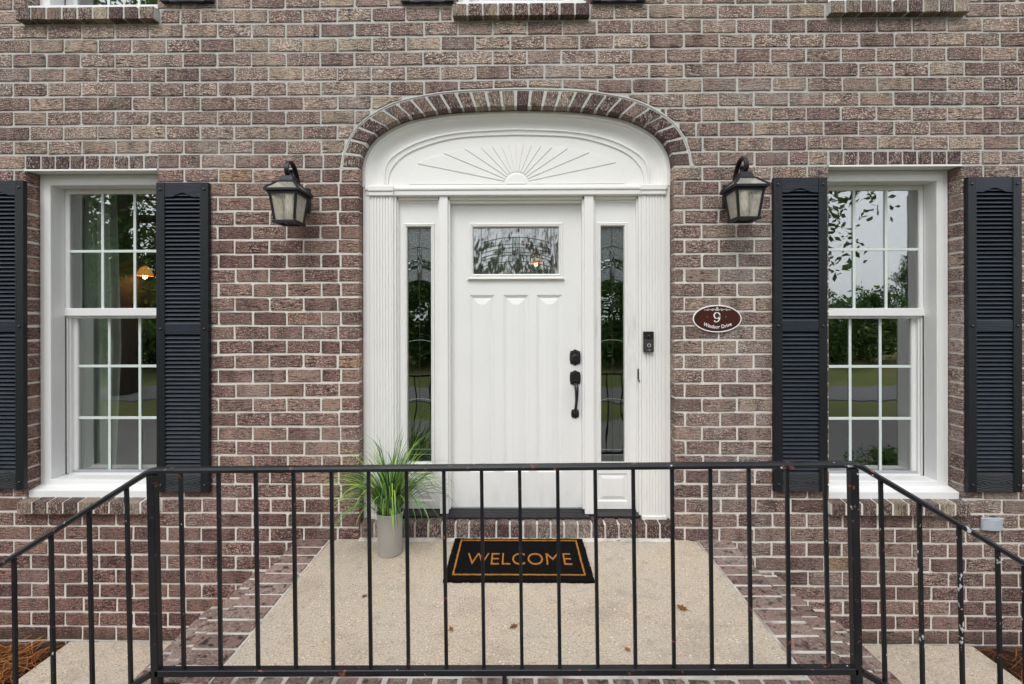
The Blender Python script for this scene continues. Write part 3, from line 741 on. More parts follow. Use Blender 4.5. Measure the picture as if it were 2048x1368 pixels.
# entablature
ez0, ez1 = 2.205, 2.262
MB().box(CXD - .985, CXD + .985, .060, .16, ez0 + .032, ez1).build('entablature', 'trim', sur, bevel=.008, seg=3)
MB().box(CXD - .98, CXD + .98, .068, .16, ez0, ez0 + .034).build('entablature_bead', 'trim', sur, bevel=.006, seg=3)
PIL = [(-.958, -.806), (.808, .958)]
for a, b in PIL:
    MB().box(a - .008, b + .008, .044, .15, ez0 + .024, ez1 + .004).box(a - .004, b + .004, .052, .15, ez0 - .004, ez0 + .026).build('pilaster_cap', 'trim', sur, bevel=.006, seg=3)
    # fluted pilaster
    n = 7; w = b - a; pr = [(a, .14), (a, .070)]
    for i in range(n):
        s0 = a + .010 + (w - .02) * i / n; s1 = a + .010 + (w - .02) * (i + 1) / n; g = .0035
        pr += [(s0 + g, .066), (s0 + g + .002, .0625)] if False else [(s0 + .001, .0725), (s0 + g, .066), (s1 - g, .066), (s1 - .001, .0725)]
    pr += [(b, .070), (b, .14)]
    MB().rings([[(x, y, zz) for x, y in pr] for zz in (.098, ez0)], False, closed=False).build('pilaster', 'trim', sur)
    MB().box(a - .004, b + .004, .058, .14, .096, .126).build('pilaster_base', 'trim', sur, bevel=.003)
for a, b in ((-HD + CXD + .001, -.960), (.960, HD + CXD - .001)):
    MB().box(a, b, .074, .14, .098, 2.262).build('side_casing', 'trim', sur, bevel=.003)
    xm = b if a < 0 else a
# stepped jambs either side of the sidelights, mullions, head
YS, YD = .130, .165         # sidelight face, door face
for a, b, y in ((-.806, -.790, .085), (-.790, -.780, .105), (.792, .808, .085), (.782, .792, .105)):
    MB().box(a, b, y, .20, DOOR_B, ez0).build('jamb', 'trim', sur, bevel=.002)
for a, b in ((-.506, -.452), (.440, .500)):
    MB().box(a, b, .082, .22, DOOR_B + .006, ez0).build('mullion', 'trim', sur, bevel=.003)
    MB().box(a - .012, b + .012, .105, .21, DOOR_B + .03, ez0 - .002).build('mullion_stop', 'trim', sur, bevel=.002)
MB().box(-.806, .808, .105, .24, ez0 - .020, ez0 + .02).build('head_jamb', 'trim', sur, bevel=.002)
MB().box(-.80, .80, .125, .24, ez0 - .036, ez0 - .019).build('head_stop', 'trim', sur, bevel=.002)
# black metal sills
for a, b in ((-.79, -.507), (.502, .79)):
    MB().hexa([(a, .066, DOOR_B - .008), (b, .066, DOOR_B - .008), (b, .2, DOOR_B - .008), (a, .2, DOOR_B - .008), (a, .066, DOOR_B + .004), (b, .066, DOOR_B + .004), (b, .15, DOOR_B + .021), (a, .15, DOOR_B + .021)]).build('sidelight_sill', 'sill_black', sur, bevel=.002)
mb = MB().hexa([(-.485, .052, DOOR_B - .010), (.475, .052, DOOR_B - .010), (.475, .22, DOOR_B - .010), (-.485, .22, DOOR_B - .010), (-.475, .052, DOOR_B + .001), (.465, .052, DOOR_B + .001), (.445, .19, DOOR_B + .018), (-.455, .19, DOOR_B + .018)])
for i in range(5): mb.box(-.45, .44, .066 + i * .02, .069 + i * .02, DOOR_B + .001 + i * .0024, DOOR_B + .0055 + i * .0024)
mb.build('threshold', 'sill_black', sur)
MB().box(-.452, .442, .150, .20, DOOR_B + .014, DOOR_B + .021).build('threshold_strip', M['came_light'], sur)
# little keeper on the jamb
MB().box(.7835, .792, .082, .09, 1.005, 1.075).tube([(.788, .080, 1.003), (.790, .076, .998), (.794, .078, .994)], .005, 6).build('keeper', 'hardware', sur)

def holed(x0, x1, z0_, z1_, y, yb, rects):
    polys = [[(x0, z0_), (x1, z0_), (x1, z1_), (x0, z1_)]] + [[(a, c_), (a, d_), (b, d_), (b, c_)] for a, b, c_, d_ in rects]
    tri = tessellate_polygon([[Vector((x, zz, 0)) for x, zz in p] for p in polys])
    mb = MB().add([(x, y, zz) for p in polys for x, zz in p], [tuple(t_) for t_ in tri])
    mb.add([(x0, y, z0_), (x1, y, z0_), (x1, y, z1_), (x0, y, z1_), (x0, yb, z0_), (x1, yb, z0_), (x1, yb, z1_), (x0, yb, z1_)], [(0, 4, 5, 1), (1, 5, 6, 2), (2, 6, 7, 3), (3, 7, 4, 0)])
    return mb
def arc(x0, x1, zc, rise, n=10): return [(x0 + (x1 - x0) * i / n, zc - rise * (2 * i / n - 1) ** 2) for i in range(n + 1)]
def came_line(mb, pts, y, w=.0032, d=.004):
    for p, q in zip(pts, pts[1:]): mb.bar((p[0], y, p[1]), (q[0], y, q[1]), w, d)
def came_curve(mb, pts, y, w=.0032, d=.004):
    up = [(x, y - d / 2, z_ + w / 2) for x, z_ in pts]; dn = [(x, y - d / 2, z_ - w / 2) for x, z_ in pts]
    mb.rings([[(x, y + d / 2, z_) for x, _, z_ in dn], dn, up, [(x, y + d / 2, z_) for x, _, z_ in up]], False, closed=False)

# sidelights
for (x0, x1, pg) in ((-.790, -.506, (815, 862)), (.500, .792, (1202, 1248))):
    sd_ = link('sidelight', None, house, ((x0 + x1) / 2, YS, DOOR_B))
    g0, g1 = WX(pg[0], YS), WX(pg[1], YS); gz0, gz1 = WZ(924, YS), WZ(454, YS)
    zb, zt = DOOR_B + .022, ez0 - .02
    holed(x0, x1, zb, zt, YS, YS + .045, [(g0 - .018, g1 + .018, gz0 - .02, gz1 + .02), (g0 - .022, g1 + .022, zb + .05, gz0 - .075)]).build('panel', 'door', sd_, fix=False)
    MB().rect_rings(g0 - .024, g1 + .024, gz0 - .026, gz1 + .026, [(0, YS + .002), (0, YS - .006), (.004, YS - .010), (.008, YS - .010), (.012, YS - .006), (.015, YS - .012), (.020, YS - .010), (.024, YS + .002), (.024, YS + .03)], False).build('glazing_moulding', 'trim', sd_)
    MB().rect_rings(g0 - .022, g1 + .022, zb + .05, gz0 - .075, [(0, YS), (.006, YS + .008), (.014, YS + .008), (.034, YS + .001)], True).build('raised_panel', 'door', sd_)
    yg = YS + .016; xc = (g0 + g1) / 2
    w = g1 - g0
    za = WZ(493, YS); zb_ = WZ(559, YS)          # decorative band between two arcs
    sag = .020
    up = arc(g0, g1, za, sag); lo = arc(g0, g1, zb_, sag)
    def pane(poly, mat, y=yg): MB().prism(poly, y, y + .004).build('pane', mat, sd_)
    pane(up + [(g1, gz1), (g0, gz1)], 'glass_chip')
    pane([(g0, gz0), (g1, gz0)] + lo[::-1], 'glass_clear')
    bw = .013
    ul = [p for p in up if p[0] < xc - bw - .001] ; ll = [p for p in lo if p[0] < xc - bw - .001]
    m1 = zb_ + (za - zb_) * .63; m2 = zb_ + (za - zb_) * .36
    for s_ in (-1, 1):
        e0 = xc + s_ * (bw + .0025); e1 = g1 if s_ > 0 else g0
        def row(z_): return [(e0, z_), ((e0 + e1) / 2, z_ - sag * .3), (e1, z_ - sag)] if s_ > 0 else [(e1, z_ - sag), ((e0 + e1) / 2, z_ - sag * .3), (e0, z_)]
        zz = [zb_, m2, m2 + .024, m1 - .024 if m1 - .024 > m2 + .026 else m2 + .030, m1, za]
        for (q0, q1), mt in zip(((zb_, m2), (m2, m2 + .018), (m2 + .018, m1 - .018), (m1 - .018, m1), (m1, za)), ('glass_chip', 'glass_clear', 'glass_bevel', 'glass_clear', 'glass_chip')):
            pane(row(q0) + row(q1)[::-1], mt)
        pane([(xc + min(0, s_ * bw) , zb_ + .003), (xc + max(0, s_ * bw), zb_ + .003), (xc + max(0, s_ * bw), za - .003), (xc + min(0, s_ * bw), za - .003)], 'glass_bevel', yg - .001)
    mb = MB()
    came_curve(mb, up, yg); came_curve(mb, lo, yg)
    for q in (m2, m2 + .018, m1 - .018, m1): came_curve(mb, arc(g0, xc - bw, q, 0)[:1] + [(xc - bw, q)] if False else [(g0, q - sag), ((g0 + xc - bw) / 2, q - sag * .3), (xc - bw, q)], yg); came_curve(mb, [(xc + bw, q), ((g1 + xc + bw) / 2, q - sag * .3), (g1, q - sag)], yg)
    for x in (xc - bw, xc, xc + bw): mb.bar((x, yg, zb_), (x, yg, za), .003, .005)
    mb.bar((xc, yg, za), (xc, yg, gz1), .003, .005)
    mb.bar((xc, yg, gz0), (xc, yg, zb_), .0022, .005)
    mb.build('came', 'came', sd_)
    mb = MB()
    for q in (WZ(680, YS), WZ(798, YS)): came_curve(mb, arc(g0, g1, q, .012), yg - .001, .003)
    q = WZ(900, YS); mb.bar((g0, yg, q), (g1, yg, q), .003, .005); mb.bar((g0, yg, q - .035), (g1, yg, q - .035), .003, .005)
    mb.build('came', 'came_light', sd_)

# front door
door = link('front_door', None, house, (0, YD, DOOR_B))
door['label'] = 'white front door with rippled glass window and black handle'
dx0, dx1 = -.452, .441; dz0_, dz1_ = DOOR_B + .020, ez0 - .036
gx0, gx1 = WX(947, YD), WX(1117, YD); gz0, gz1 = WZ(548, YD), WZ(455, YD)
pans = []
for a, b in ((940, 989), (1007, 1057), (1073, 1124)):
    pans.append((WX(a, YD), WX(b, YD), WZ(944, YD), WZ(590, YD)))
mw = .030
holed(dx0, dx1, dz0_, dz1_, YD, YD + .045, [(gx0 - .01, gx1 + .01, gz0 - .01, gz1 + .01)] + pans).build('door_panel', 'door', door, fix=False)
for a, b, c_, d_ in pans:
    MB().rect_rings(a, b, c_, d_, [(0, YD), (.003, YD + .004), (.010, YD + .006), (.016, YD + .011), (.024, YD + .011), (.028, YD + .008), (.062, YD + .001)], True).build('raised_panel', 'door', door)
for x in [(pans[0][1] + pans[1][0]) / 2, (pans[1][1] + pans[2][0]) / 2]: pass
MB().rect_rings(gx0 - .030, gx1 + .030, gz0 - .030, gz1 + .030, [(0, YD + .002), (0, YD - .008), (.005, YD - .013), (.012, YD - .013), (.016, YD - .008), (.020, YD - .016), (.026, YD - .013), (.030, YD), (.030, YD + .03)], False).build('glazing_moulding', 'trim', door)
MB().box(gx0 - .036, gx1 + .036, YD - .022, YD, gz0 - .036, gz0 - .026).box(gx0 - .042, gx1 + .042, YD - .010, YD, gz0 - .044, gz0 - .036).build('glazing_shelf', 'trim', door, bevel=.003)
yg = YD + .018
MB().box(gx0, gx1, yg, yg + .004, gz0, gz1).build('pane', 'glass_door', door)
mb = MB(); H = gz1 - gz0; Wd = gx1 - gx0; xc = gx0 + Wd * .5
for x in (gx0 + Wd * .09, gx0 + Wd * .915): mb.bar((x, yg - .001, gz0), (x, yg - .001, gz1), .0035, .006)
for f in (.80, .655, .575, .48, .415, .28): came_curve(mb, arc(gx0 + Wd * .09, gx0 + Wd * .915, gz0 + H * f, H * .13, 14), yg - .001, .0036, .006)
for x in (xc - .024, xc, xc + .024): mb.bar((x, yg - .001, gz0 + H * .28), (x, yg - .001, gz0 + H * .80), .0035, .006)
mb.build('came', 'came', door)
for s_ in (-1, 1): MB().box(xc + min(0, s_ * .022), xc + max(0, s_ * .022), yg - .003, yg + .001, gz0 + H * .29, gz0 + H * .79).build('bevel_strip', 'glass_bevel', door)
# lock and handle
def plate(cx, cz, w, h, y, d1, d2):
    def ring(sx, sz, y_): return [(cx + x * sx, y_, cz + z_ * sz) for x, z_ in ((0, -.5), (.30, -.40), (.44, -.38), (.5, -.15), (.5, .15), (.44, .38), (.30, .40), (0, .5), (-.30, .40), (-.44, .38), (-.5, .15), (-.5, -.15), (-.44, -.38), (-.30, -.40))]
    return MB().rings([ring(w, h, y), ring(w, h, y - d1 * .6), ring(w * .93, h * .95, y - d1), ring(w * .80, h * .86, y - d1), ring(w * .72, h * .78, y - d2), ring(w * .3, h * .3, y - d2)], True)
hx = WX(1150, YD)
z1 = WZ(715, YD); db = plate(hx, z1, .072, .110, YD, .008, .014).build('deadbolt', 'hardware', door)
def ylathe(cx, cz, y, prof, n=20):   # profile (radius, distance out)
    return MB().rings([[(cx + r_ * math.cos(2 * math.pi * k / n), y - o_, cz + r_ * math.sin(2 * math.pi * k / n)) for k in range(n)] for r_, o_ in prof], True)
ylathe(hx, z1, YD, [(.026, .012), (.026, .024), (.022, .030), (.013, .032), (.012, .029)]).build('keyway', 'hardware', db, smooth=35)
z2 = WZ(756, YD); hs_ = plate(hx, z2, .072, .104, YD, .008, .015).build('handle_set', 'hardware', door)
z3 = WZ(827, YD); z25 = WZ(771, YD)
MB().tube([(hx, YD - .012, z2 - .028), (hx + .001, YD - .035, z2 - .038), (hx + .003, YD - .050, z2 - .052), (hx + .004, YD - .056, z2 - .09), (hx + .003, YD - .052, z2 - .14), (hx + .000, YD - .040, z2 - .19), (hx - .001, YD - .024, z2 - .215), (hx, YD - .008, z3)],
          [.012, .012, .014, .0125, .010, .0095, .012, .014], 12).build('grip', 'hardware', hs_, smooth=True)
MB().hexa([(hx - .014, YD - .034, z2 - .018), (hx + .014, YD - .034, z2 - .018), (hx + .010, YD - .012, z2 - .018), (hx - .010, YD - .012, z2 - .018), (hx - .012, YD - .034, z2 - .013), (hx + .012, YD - .034, z2 - .013), (hx + .009, YD - .012, z2 - .010), (hx - .009, YD - .012, z2 - .010)]).build('thumb_latch', 'hardware', hs_, bevel=.002)
plate(hx - .001, z3, .052, .066, YD, .007, .012).build('lower_rose', 'hardware', hs_)

# ------------------------------------------------------------------ shutters
def shutter(X0, X1, Z0, Z1, label, group):
    root = empty('shutter', ((X0 + X1) / 2, 0, Z0), label, 'shutter', group)
    yb, yf = .0, -.032; sw = .054
    for a, b in ((X0, X0 + sw), (X1 - sw, X1)): MB().box(a, b, yf, yb - .003, Z0, Z1).build('stile', 'shutter_v', root, bevel=.003)
    H_ = Z1 - Z0
    tz = Z1 - .075; zm = Z0 + H_ * .527
    a, b = X0 + sw, X1 - sw
    # top rail with the arched cut-out
    n = 12; crv = []
    for i in range(n + 1):
        f = i / n; x = a + (b - a) * f; s_ = 2 * f - 1
        crv.append((x, tz - .018 + .026 * (0.5 + 0.5 * math.cos(math.pi * min(1, abs(s_) / .72)))))
    MB().prism(crv + [(b, Z1), (a, Z1)], yf + .004, yb - .005).build('top_rail', 'shutter_h', root)
    up = [(x, yf + .001, z_ + .006) for x, z_ in crv]; dn = [(x, yf + .001, z_) for x, z_ in crv]
    MB().rings([[(x, yf + .006, z_ + .009) for x, z_ in crv], up, dn, [(x, yf + .012, z_ - .001) for x, z_ in crv]], False, closed=False).build('rail_bead', 'shutter_h', root)
    MB().box(a, b, yf + .003, yb - .005, zm - .034, zm + .034).build('middle_rail', 'shutter_h', root, bevel=.002)
    rb = MB().box(-(b - a) / 2, (b - a) / 2, yf + .003, yb - .005, -.055, .055).mesh('bottom_rail', 'shutter_oval', bevel=.002)
    link('bottom_rail', rb, root, ((a + b) / 2, 0, Z0 + .055))
    MB().box(a, b, -.006, yb - .003, Z0 + .05, Z1 - .05).build('backing', 'shutter_shade', root)
    lou = MB().hexa([(a - .001, yf + .003, -.0045), (b + .001, yf + .003, -.0045), (b + .001, -.011, -.0045), (a - .001, -.011, -.0045),
                     (a - .001, yf + .0065, .003), (b + .001, yf + .0065, .003), (b + .001, -.011, .0165), (a - .001, -.011, .0165)]).mesh('louvre', 'shutter_h', bevel=.0012, seg=1)
    lou.name = 'louvre'
    p = .0262
    for lo_, hi_ in ((Z0 + .112, zm - .036), (zm + .036, tz + .008)):
        k_ = int((hi_ - lo_) / p); 
        for i in range(k_ + 1):
            zz = lo_ + i * p
            if zz + .004 < hi_: link('louvre', lou, root, (0, 0, zz))
    sc = ylathe(0, 0, 0, [(.0085, -.001), (.0085, .003), (.006, .0055), (.002, .0065)], 12).mesh('screw', 'hardware', smooth=40)
    for x in (X0 + sw * .5, X1 - sw * .5):
        for zz in (Z0 + .045, zm, Z1 - .045): link('screw', sc, root, (x, yf, zz))
    return root
sx, sz1 = W(312, 365, -.03); sz0 = WZ(985, -.03, 365)
SWD = .333
GS = 'black louvred shutters beside the ground floor windows'
US = 'black shutters of the upper windows cut off by the top of the photo'
sh = shutter(sx, sx + SWD, sz0, sz1, 'black louvred shutter between the left window and the left lantern', GS)
def shut_copy(x_px, top_px, label, group=GS, x=None):
    if x is None: x = WX(x_px, -.03)
    c = copy_tree(sh, (x - sx, 0, WZ(top_px, -.03, x_px) - sz1)); c['label'] = label; c['group'] = group; return c
shut_copy(0, 361, 'black louvred shutter on the outer side of the left window, cut by the photo edge', x=WX(47, -.03) - SWD)
shut_copy(1548, 355, 'black louvred shutter between the oval house number and the right window')
shut_copy(1936, 354, 'black louvred shutter on the outer side of the right window')
HT = sz1 - sz0
def upper(x_px, bot_px, label):
    x = WX(x_px, -.03); c = copy_tree(sh, (x - sx, 0, WZ(bot_px, -.03, x_px) - sz0)); c['label'] = label; c['group'] = US
upper(321, 2.5, 'black shutter foot right of the upper left window sill')
upper(803, 3.0, 'black shutter foot left of the upper middle window sill above the arch')
upper(1186, 2.0, 'black shutter foot right of the upper middle window sill above the arch')

# ------------------------------------------------------------------ wall lanterns
def lantern(X, label):
    root = empty('wall_lantern', (X, 0, 2.0), label, 'wall lamp', 'black wall lanterns flanking the door')
    yc = -.165
    def sq(h, z_, c=yc): return [(X - h, c - h, z_), (X + h, c - h, z_), (X + h, c + h, z_), (X - h, c + h, z_)]
    MB().box(X - .062, X + .062, -.022, -.001, 2.085, 2.235).build('backplate', 'lantern', root, bevel=.006, seg=3)
    # scroll arm: flat strap
    pts = [(-.012, 2.16), (-.028, 2.205), (-.045, 2.255), (-.062, 2.295), (-.084, 2.328), (-.112, 2.350), (-.142, 2.358), (-.172, 2.350), (-.192, 2.328), (-.198, 2.302), (-.190, 2.280), (-.172, 2.268), (-.152, 2.271), (-.141, 2.285), (-.143, 2.301), (-.153, 2.308)]
    sm = crom(pts, 4); th = .0055; L_, R_ = [], []
    rings_ = []
    for i, p in enumerate(sm):
        a = sm[max(i - 1, 0)]; b = sm[min(i + 1, len(sm) - 1)]; ty, tz_ = b[0] - a[0], b[1] - a[1]; l = math.hypot(ty, tz_); ny, nz = -tz_ / l * th, ty / l * th
        hw = .0125
        rings_.append([(X - hw, p[0] - ny, p[1] - nz), (X + hw, p[0] - ny, p[1] - nz), (X + hw, p[0] + ny, p[1] + nz), (X - hw, p[0] + ny, p[1] + nz)])
    MB().rings(rings_, True, True).build('scroll_arm', 'lantern', root, smooth=40)
    zr = 2.168
    MB().rings([sq(.018, 2.270), sq(.034, 2.262), sq(.040, 2.236), sq(.050, 2.226), sq(.050, 2.221)], True, True).build('cap', 'lantern', root)
    MB().tube([(X, yc, 2.262), (X, yc, 2.285)], .008, 8).build('loop', 'lantern', root)
    hips = [(.050, 2.222), (.066, 2.206), (.082, 2.190), (.098, 2.176)]
    for sx_ in (-1, 1):
        for sy in (-1, 1):
            MB().tube([(X + sx_ * h, yc + sy * h, z_) for h, z_ in hips], .0062, 6).build('roof_rib', 'lantern', root)
    for k in range(4):
        rr = []
        for h, z_ in hips: q = sq(h - .002, z_ - .001); rr.append([q[k], q[(k + 1) % 4]])
        MB().rings(rr, False, closed=False).build('roof_pane', 'glass_seed', root)
    def frame(h_out, h_in, za, zb_):
        return MB().rings([sq(h_in, za), sq(h_out, za), sq(h_out, zb_), sq(h_in, zb_), sq(h_in, za)], False)
    frame(.104, .078, zr - .010, zr + .006).build('roof_rim', 'lantern', root, bevel=.002)
    frame(.088, .070, zr - .024, zr - .008).build('upper_frame', 'lantern', root)
    ht, hb, zt_, zb_ = .084, .064, zr - .02, 1.988
    post = [(ht, zt_), (.074, 2.07), (hb, zb_)]
    for sx_ in (-1, 1):
        for sy in (-1, 1):
            rings_ = []
            for h, z_ in post:
                w_ = .0062; cx_, cy_ = X + sx_ * (h - w_), yc + sy * (h - w_)
                rings_.append([(cx_ - w_, cy_ - w_, z_), (cx_ + w_, cy_ - w_, z_), (cx_ + w_, cy_ + w_, z_), (cx_ - w_, cy_ + w_, z_)])
            MB().rings(rings_, True, True).build('corner_post', 'lantern', root)
    for k in range(4):
        rr = []
        for h, z_ in post: q = sq(h - .006, z_); rr.append([q[k], q[(k + 1) % 4]])
        MB().rings(rr, False, closed=False).build('pane', 'glass_seed', root)
    frame(.071, .048, 1.976, 1.992).build('base_frame', 'lantern', root, bevel=.002)
    MB().box(X - .020, X + .050, yc - .05, yc + .05, 1.982, 1.988).build('base_plate', 'lantern', root)
    b_ = MB().lathe([(.012, 2.035), (.019, 2.045), (.021, 2.075), (.019, 2.10), (.015, 2.112)], X + .0, yc, 16).build('bulb', 'bulb', root, smooth=40)
    MB().lathe([(.021, 2.112), (.021, 2.150), (.010, 2.152)], X, yc, 16).build('socket', 'bulb', b_, smooth=40)
    return root
LX = -1.381 + .006
lan = lantern(LX, 'black lantern with seeded glass on the brick left of the arched door')
RX = 1.358
c = copy_tree(lan, (RX - LX, 0, .008)); c['label'] = 'black lantern with seeded glass on the brick right of the arched door'

# ------------------------------------------------------------------ house number plaque, door bell, outlet cover
px_, pz_ = W(1435, 637.5, -.012)
pl = empty('house_number_plaque', (px_, 0, pz_), 'oval brown house number plaque reading 9 Windsor Drive on the brick', 'house sign')
def ell(rx, rz, y, n=48): return [(px_ + rx * math.cos(2 * math.pi * k / n), y, pz_ + rz * math.sin(2 * math.pi * k / n)) for k in range(n)]
MB().rings([ell(.151, .085, -.002), ell(.154, .0875, -.006), ell(.152, .0855, -.0095), ell(.1465, .080, -.0095), ell(.146, .0795, -.0085)], False).build('plaque_rim', 'plaque_white', pl, smooth=40)
MB().rings([ell(.150, .0845, -.001), ell(.1475, .081, -.0085), ell(.01, .01, -.0085)], True).build('plaque_face', 'plaque', pl)
# the digit, drawn with thick and thin strokes
mb = MB(); yy = -.0095; n = 28; oc = (px_ - .002, pz_ + .0205)
def strip(cl, wd):
    lft, rgt = [], []
    for i, p in enumerate(cl):
        a = cl[max(i - 1, 0)]; b = cl[min(i + 1, len(cl) - 1)]; tx, tz = b[0] - a[0], b[1] - a[1]; l = math.hypot(tx, tz) or 1
        lft.append((p[0] - tz / l * wd[i] / 2, yy, p[1] + tx / l * wd[i] / 2)); rgt.append((p[0] + tz / l * wd[i] / 2, yy, p[1] - tx / l * wd[i] / 2))
    mb.rings([[(x, y + .002, z_) for x, y, z_ in lft], lft, rgt, [(x, y + .002, z_) for x, y, z_ in rgt]], False, closed=False)
cl = [(oc[0] + .0175 * math.cos(2 * math.pi * k / n), oc[1] + .0190 * math.sin(2 * math.pi * k / n)) for k in range(n + 1)]
strip(cl, [.0034 + .0056 * abs(math.cos(2 * math.pi * k / n)) for k in range(n + 1)])
tail = crom([(oc[0] + .0178, oc[1] + .004), (oc[0] + .0172, oc[1] - .016), (oc[0] + .009, oc[1] - .034), (oc[0] - .006, oc[1] - .0415), (oc[0] - .016, oc[1] - .037)], 5)
strip(tail, [.0088 - .0058 * i / (len(tail) - 1) for i in range(len(tail))])
dn = 12; mb.add([(oc[0] - .0150 + .0048 * math.cos(2 * math.pi * k / dn), yy - .0002, oc[1] - .0345 + .0048 * math.sin(2 * math.pi * k / dn)) for k in range(dn)], [tuple(range(dn))])
mb.build('number_nine', 'plaque_white', pl)
me = text_mesh('Windsor Drive', .0325, 'plaque_white', .0006, .0003)
def bend(co):     # set the words on the curve of the oval
    r_ = .20; a_ = co.x * .90 / r_; return Vector((px_ + .001 + (r_ - co.y * .98) * math.sin(a_), -.0092 - co.z, pz_ - .052 + r_ - (r_ - co.y * .98) * math.cos(a_)))
link('lettering', xform(me, bend), pl)
mb = MB(); yy = -.0092; oz = pz_ + .058
for s_ in (-1, 1):
    strip([(px_ + s_ * x, oz + z_) for x, z_ in crom([(.012, -.002), (.022, .003), (.031, .003), (.034, -.003), (.029, -.007), (.025, -.003), (.029, .000)], 4)], [.0024] * 25)
    strip([(px_ + s_ * x, oz + z_) for x, z_ in crom([(.034, .001), (.046, -.001), (.053, .004), (.060, .002), (.062, -.004), (.056, -.006), (.054, -.002)], 4)], [.0022] * 25)
    strip([(px_ + s_ * x, oz + z_) for x, z_ in crom([(.060, .001), (.070, -.003), (.078, .000), (.081, -.005)], 4)], [.0020] * 13)
    strip([(px_ + s_ * x, oz + z_) for x, z_ in crom([(.000, .002), (.007, .003), (.011, -.003), (.004, -.006), (.0, -.002)], 4)], [.0026] * 17)
    strip([(px_, oz + .004), (px_ + s_ * .006, oz + .010), (px_, oz + .016)], [.003, .004, .002])
mb.build('scroll_ornament', 'plaque_white', pl)
sc = ylathe(0, 0, 0, [(.0022, 0), (.0022, .001), (.001, .0016)], 8).mesh('screw', 'bell_grey')
for x in (-.062, .054): link('screw', sc, pl, (px_ + x, -.0086, pz_ + .012))

bx0, bz0 = W(1287, 704, .05); bx1, bz1 = W(1307, 663, .05)
bell = empty('doorbell', ((bx0 + bx1) / 2, .066, bz0), 'black video doorbell on the white pilaster right of the door', 'doorbell')
MB().box(bx0, bx1, .040, .066, bz0, bz1).build('bell_body', 'bell', bell, bevel=.003)
MB().box(bx0 + .003, bx1 - .003, .0375, .041, bz0 + .004, bz0 + (bz1 - bz0) * .62).build('face_plate', 'bell_face', bell, bevel=.001)
cxb = (bx0 + bx1) / 2; zb_ = bz0 + (bz1 - bz0) * .33
ylathe(cxb, bz0 + (bz1 - bz0) * .76, .040, [(.011, 0), (.011, .002), (.008, .0035), (.004, .004)]).build('camera_lens', 'bell', bell, smooth=40)
def annulus(cx, cz, y, r0, r1, n=24): return MB().rings([[(cx + r_ * math.cos(2 * math.pi * k / n), y_, cz + r_ * math.sin(2 * math.pi * k / n)) for k in range(n)] for r_, y_ in ((r1, y + .002), (r1, y), (r0, y), (r0, y + .002))], False)
annulus(cxb, zb_, .0355, .0085, .0115).build('button_ring', 'bell_grey', bell)
ylathe(cxb, zb_, .0378, [(.0085, 0), (.0085, .0015), (.006, .002)]).build('button', 'bell', bell)
me = text_mesh('ring', .011, 'bell_grey', .0003)
link('logo', xform(me, lambda c_: Vector((cxb + c_.x, .0370 - c_.z, bz0 + .013 + c_.y))), bell)

ox0, oz0 = W(1969, 1063, -.03); ox1, oz1 = W(2012, 1040, -.03)
oc_ = empty('outlet_cover', ((ox0 + ox1) / 2, 0, oz0), 'small grey weatherproof outlet cover on the brick below the right window', 'outlet cover')
MB().box(ox0, ox1 + .002, -.014, -.001, oz0 - .002, oz1 + .004).build('base_plate', 'outlet', oc_, bevel=.003)
n = 8; rings_ = []
for i in range(n + 1):
    f = i / n; x = ox0 + .004 + (ox1 - ox0 - .008) * f; y = -.018 - .012 * math.sin(math.pi * f)
    rings_.append([(x, -.014, oz0 + .002), (x, y, oz0 + .004), (x, y, oz1 - .004), (x, -.014, oz1)])
MB().rings(rings_, True, True).build('lid', 'outlet', oc_, smooth=35)
MB().box(ox0 + .006, ox1 - .004, -.024, -.012, oz1 - .002, oz1 + .004).build('hinge', 'outlet', oc_, bevel=.002)
MB().box(ox1 - .012, ox1 - .006, -.026, -.02, (oz0 + oz1) / 2 - .002, (oz0 + oz1) / 2 + .003).build('latch', 'hardware', oc_)

# ------------------------------------------------------------------ landing and steps
st_ = empty('brick_stoop', (-.03, -.7, GZ), 'concrete topped entrance landing edged with purple brown brick and side steps', 'steps')
LX0, LX1, LY = -1.195, 1.135, -1.160
BX0, BX1, BY = -1.405, 1.345, -1.385
slab = MB()
# concrete top as a fine grid with worn, uneven edges
nx, ny = 46, 24; g = []
for j in range(ny + 1):
    for i in range(nx + 1):
        x = LX0 + (LX1 - LX0) * i / nx; y = LY + (-.001 - LY) * j / ny
        zz = random.uniform(-.0012, .0012)
        if i in (0, nx): x += random.uniform(-.003, .003); zz -= .006
        if j == 0: y += random.uniform(-.004, .004); zz -= .006
        if i in (0, nx) and j > ny - 3: x += .035 * (j - ny + 3) / 3 * (1 if i == 0 else -1)
        g.append((x, y, zz))
slab.add(g, [(j * (nx + 1) + i, j * (nx + 1) + i + 1, (j + 1) * (nx + 1) + i + 1, (j + 1) * (nx + 1) + i) for j in range(ny) for i in range(nx)])
slab.build('concrete_top', 'concrete', st_, fix=False, smooth=True)
MB().box(LX0 + .004, LX1 - .004, LY + .006, -.001, -.10, -.009).build('slab_edge', 'concrete', st_)
q = []
for i in range(61): x = CXD - 1.0 + 2.0 * i / 60; q.append((x, -.030 - .012 * math.sin(i * .7) * math.sin(i * .23) + random.uniform(-.006, .004)))
MB().rings([[(x, y, .0015) for x, y in q], [(x, y + .004, .005) for x, y in q], [(x, .004, .012) for x, y in q]], False, closed=False).build('mortar_fillet', 'mortar_pave', st_, smooth=True)
T1, T2 = -.215, -.43
for a, b, c_, d_ in ((BX0 + .008, LX0 + .003, BY + .006, .004), (LX1 - .003, BX1 - .008, BY + .006, .004), (LX0 + .004, LX1 - .004, BY + .007, LY + .005)):
    MB().box(a, b, c_, d_, GZ - .1, -.0035).build('landing_core', 'mortar_pave', st_)
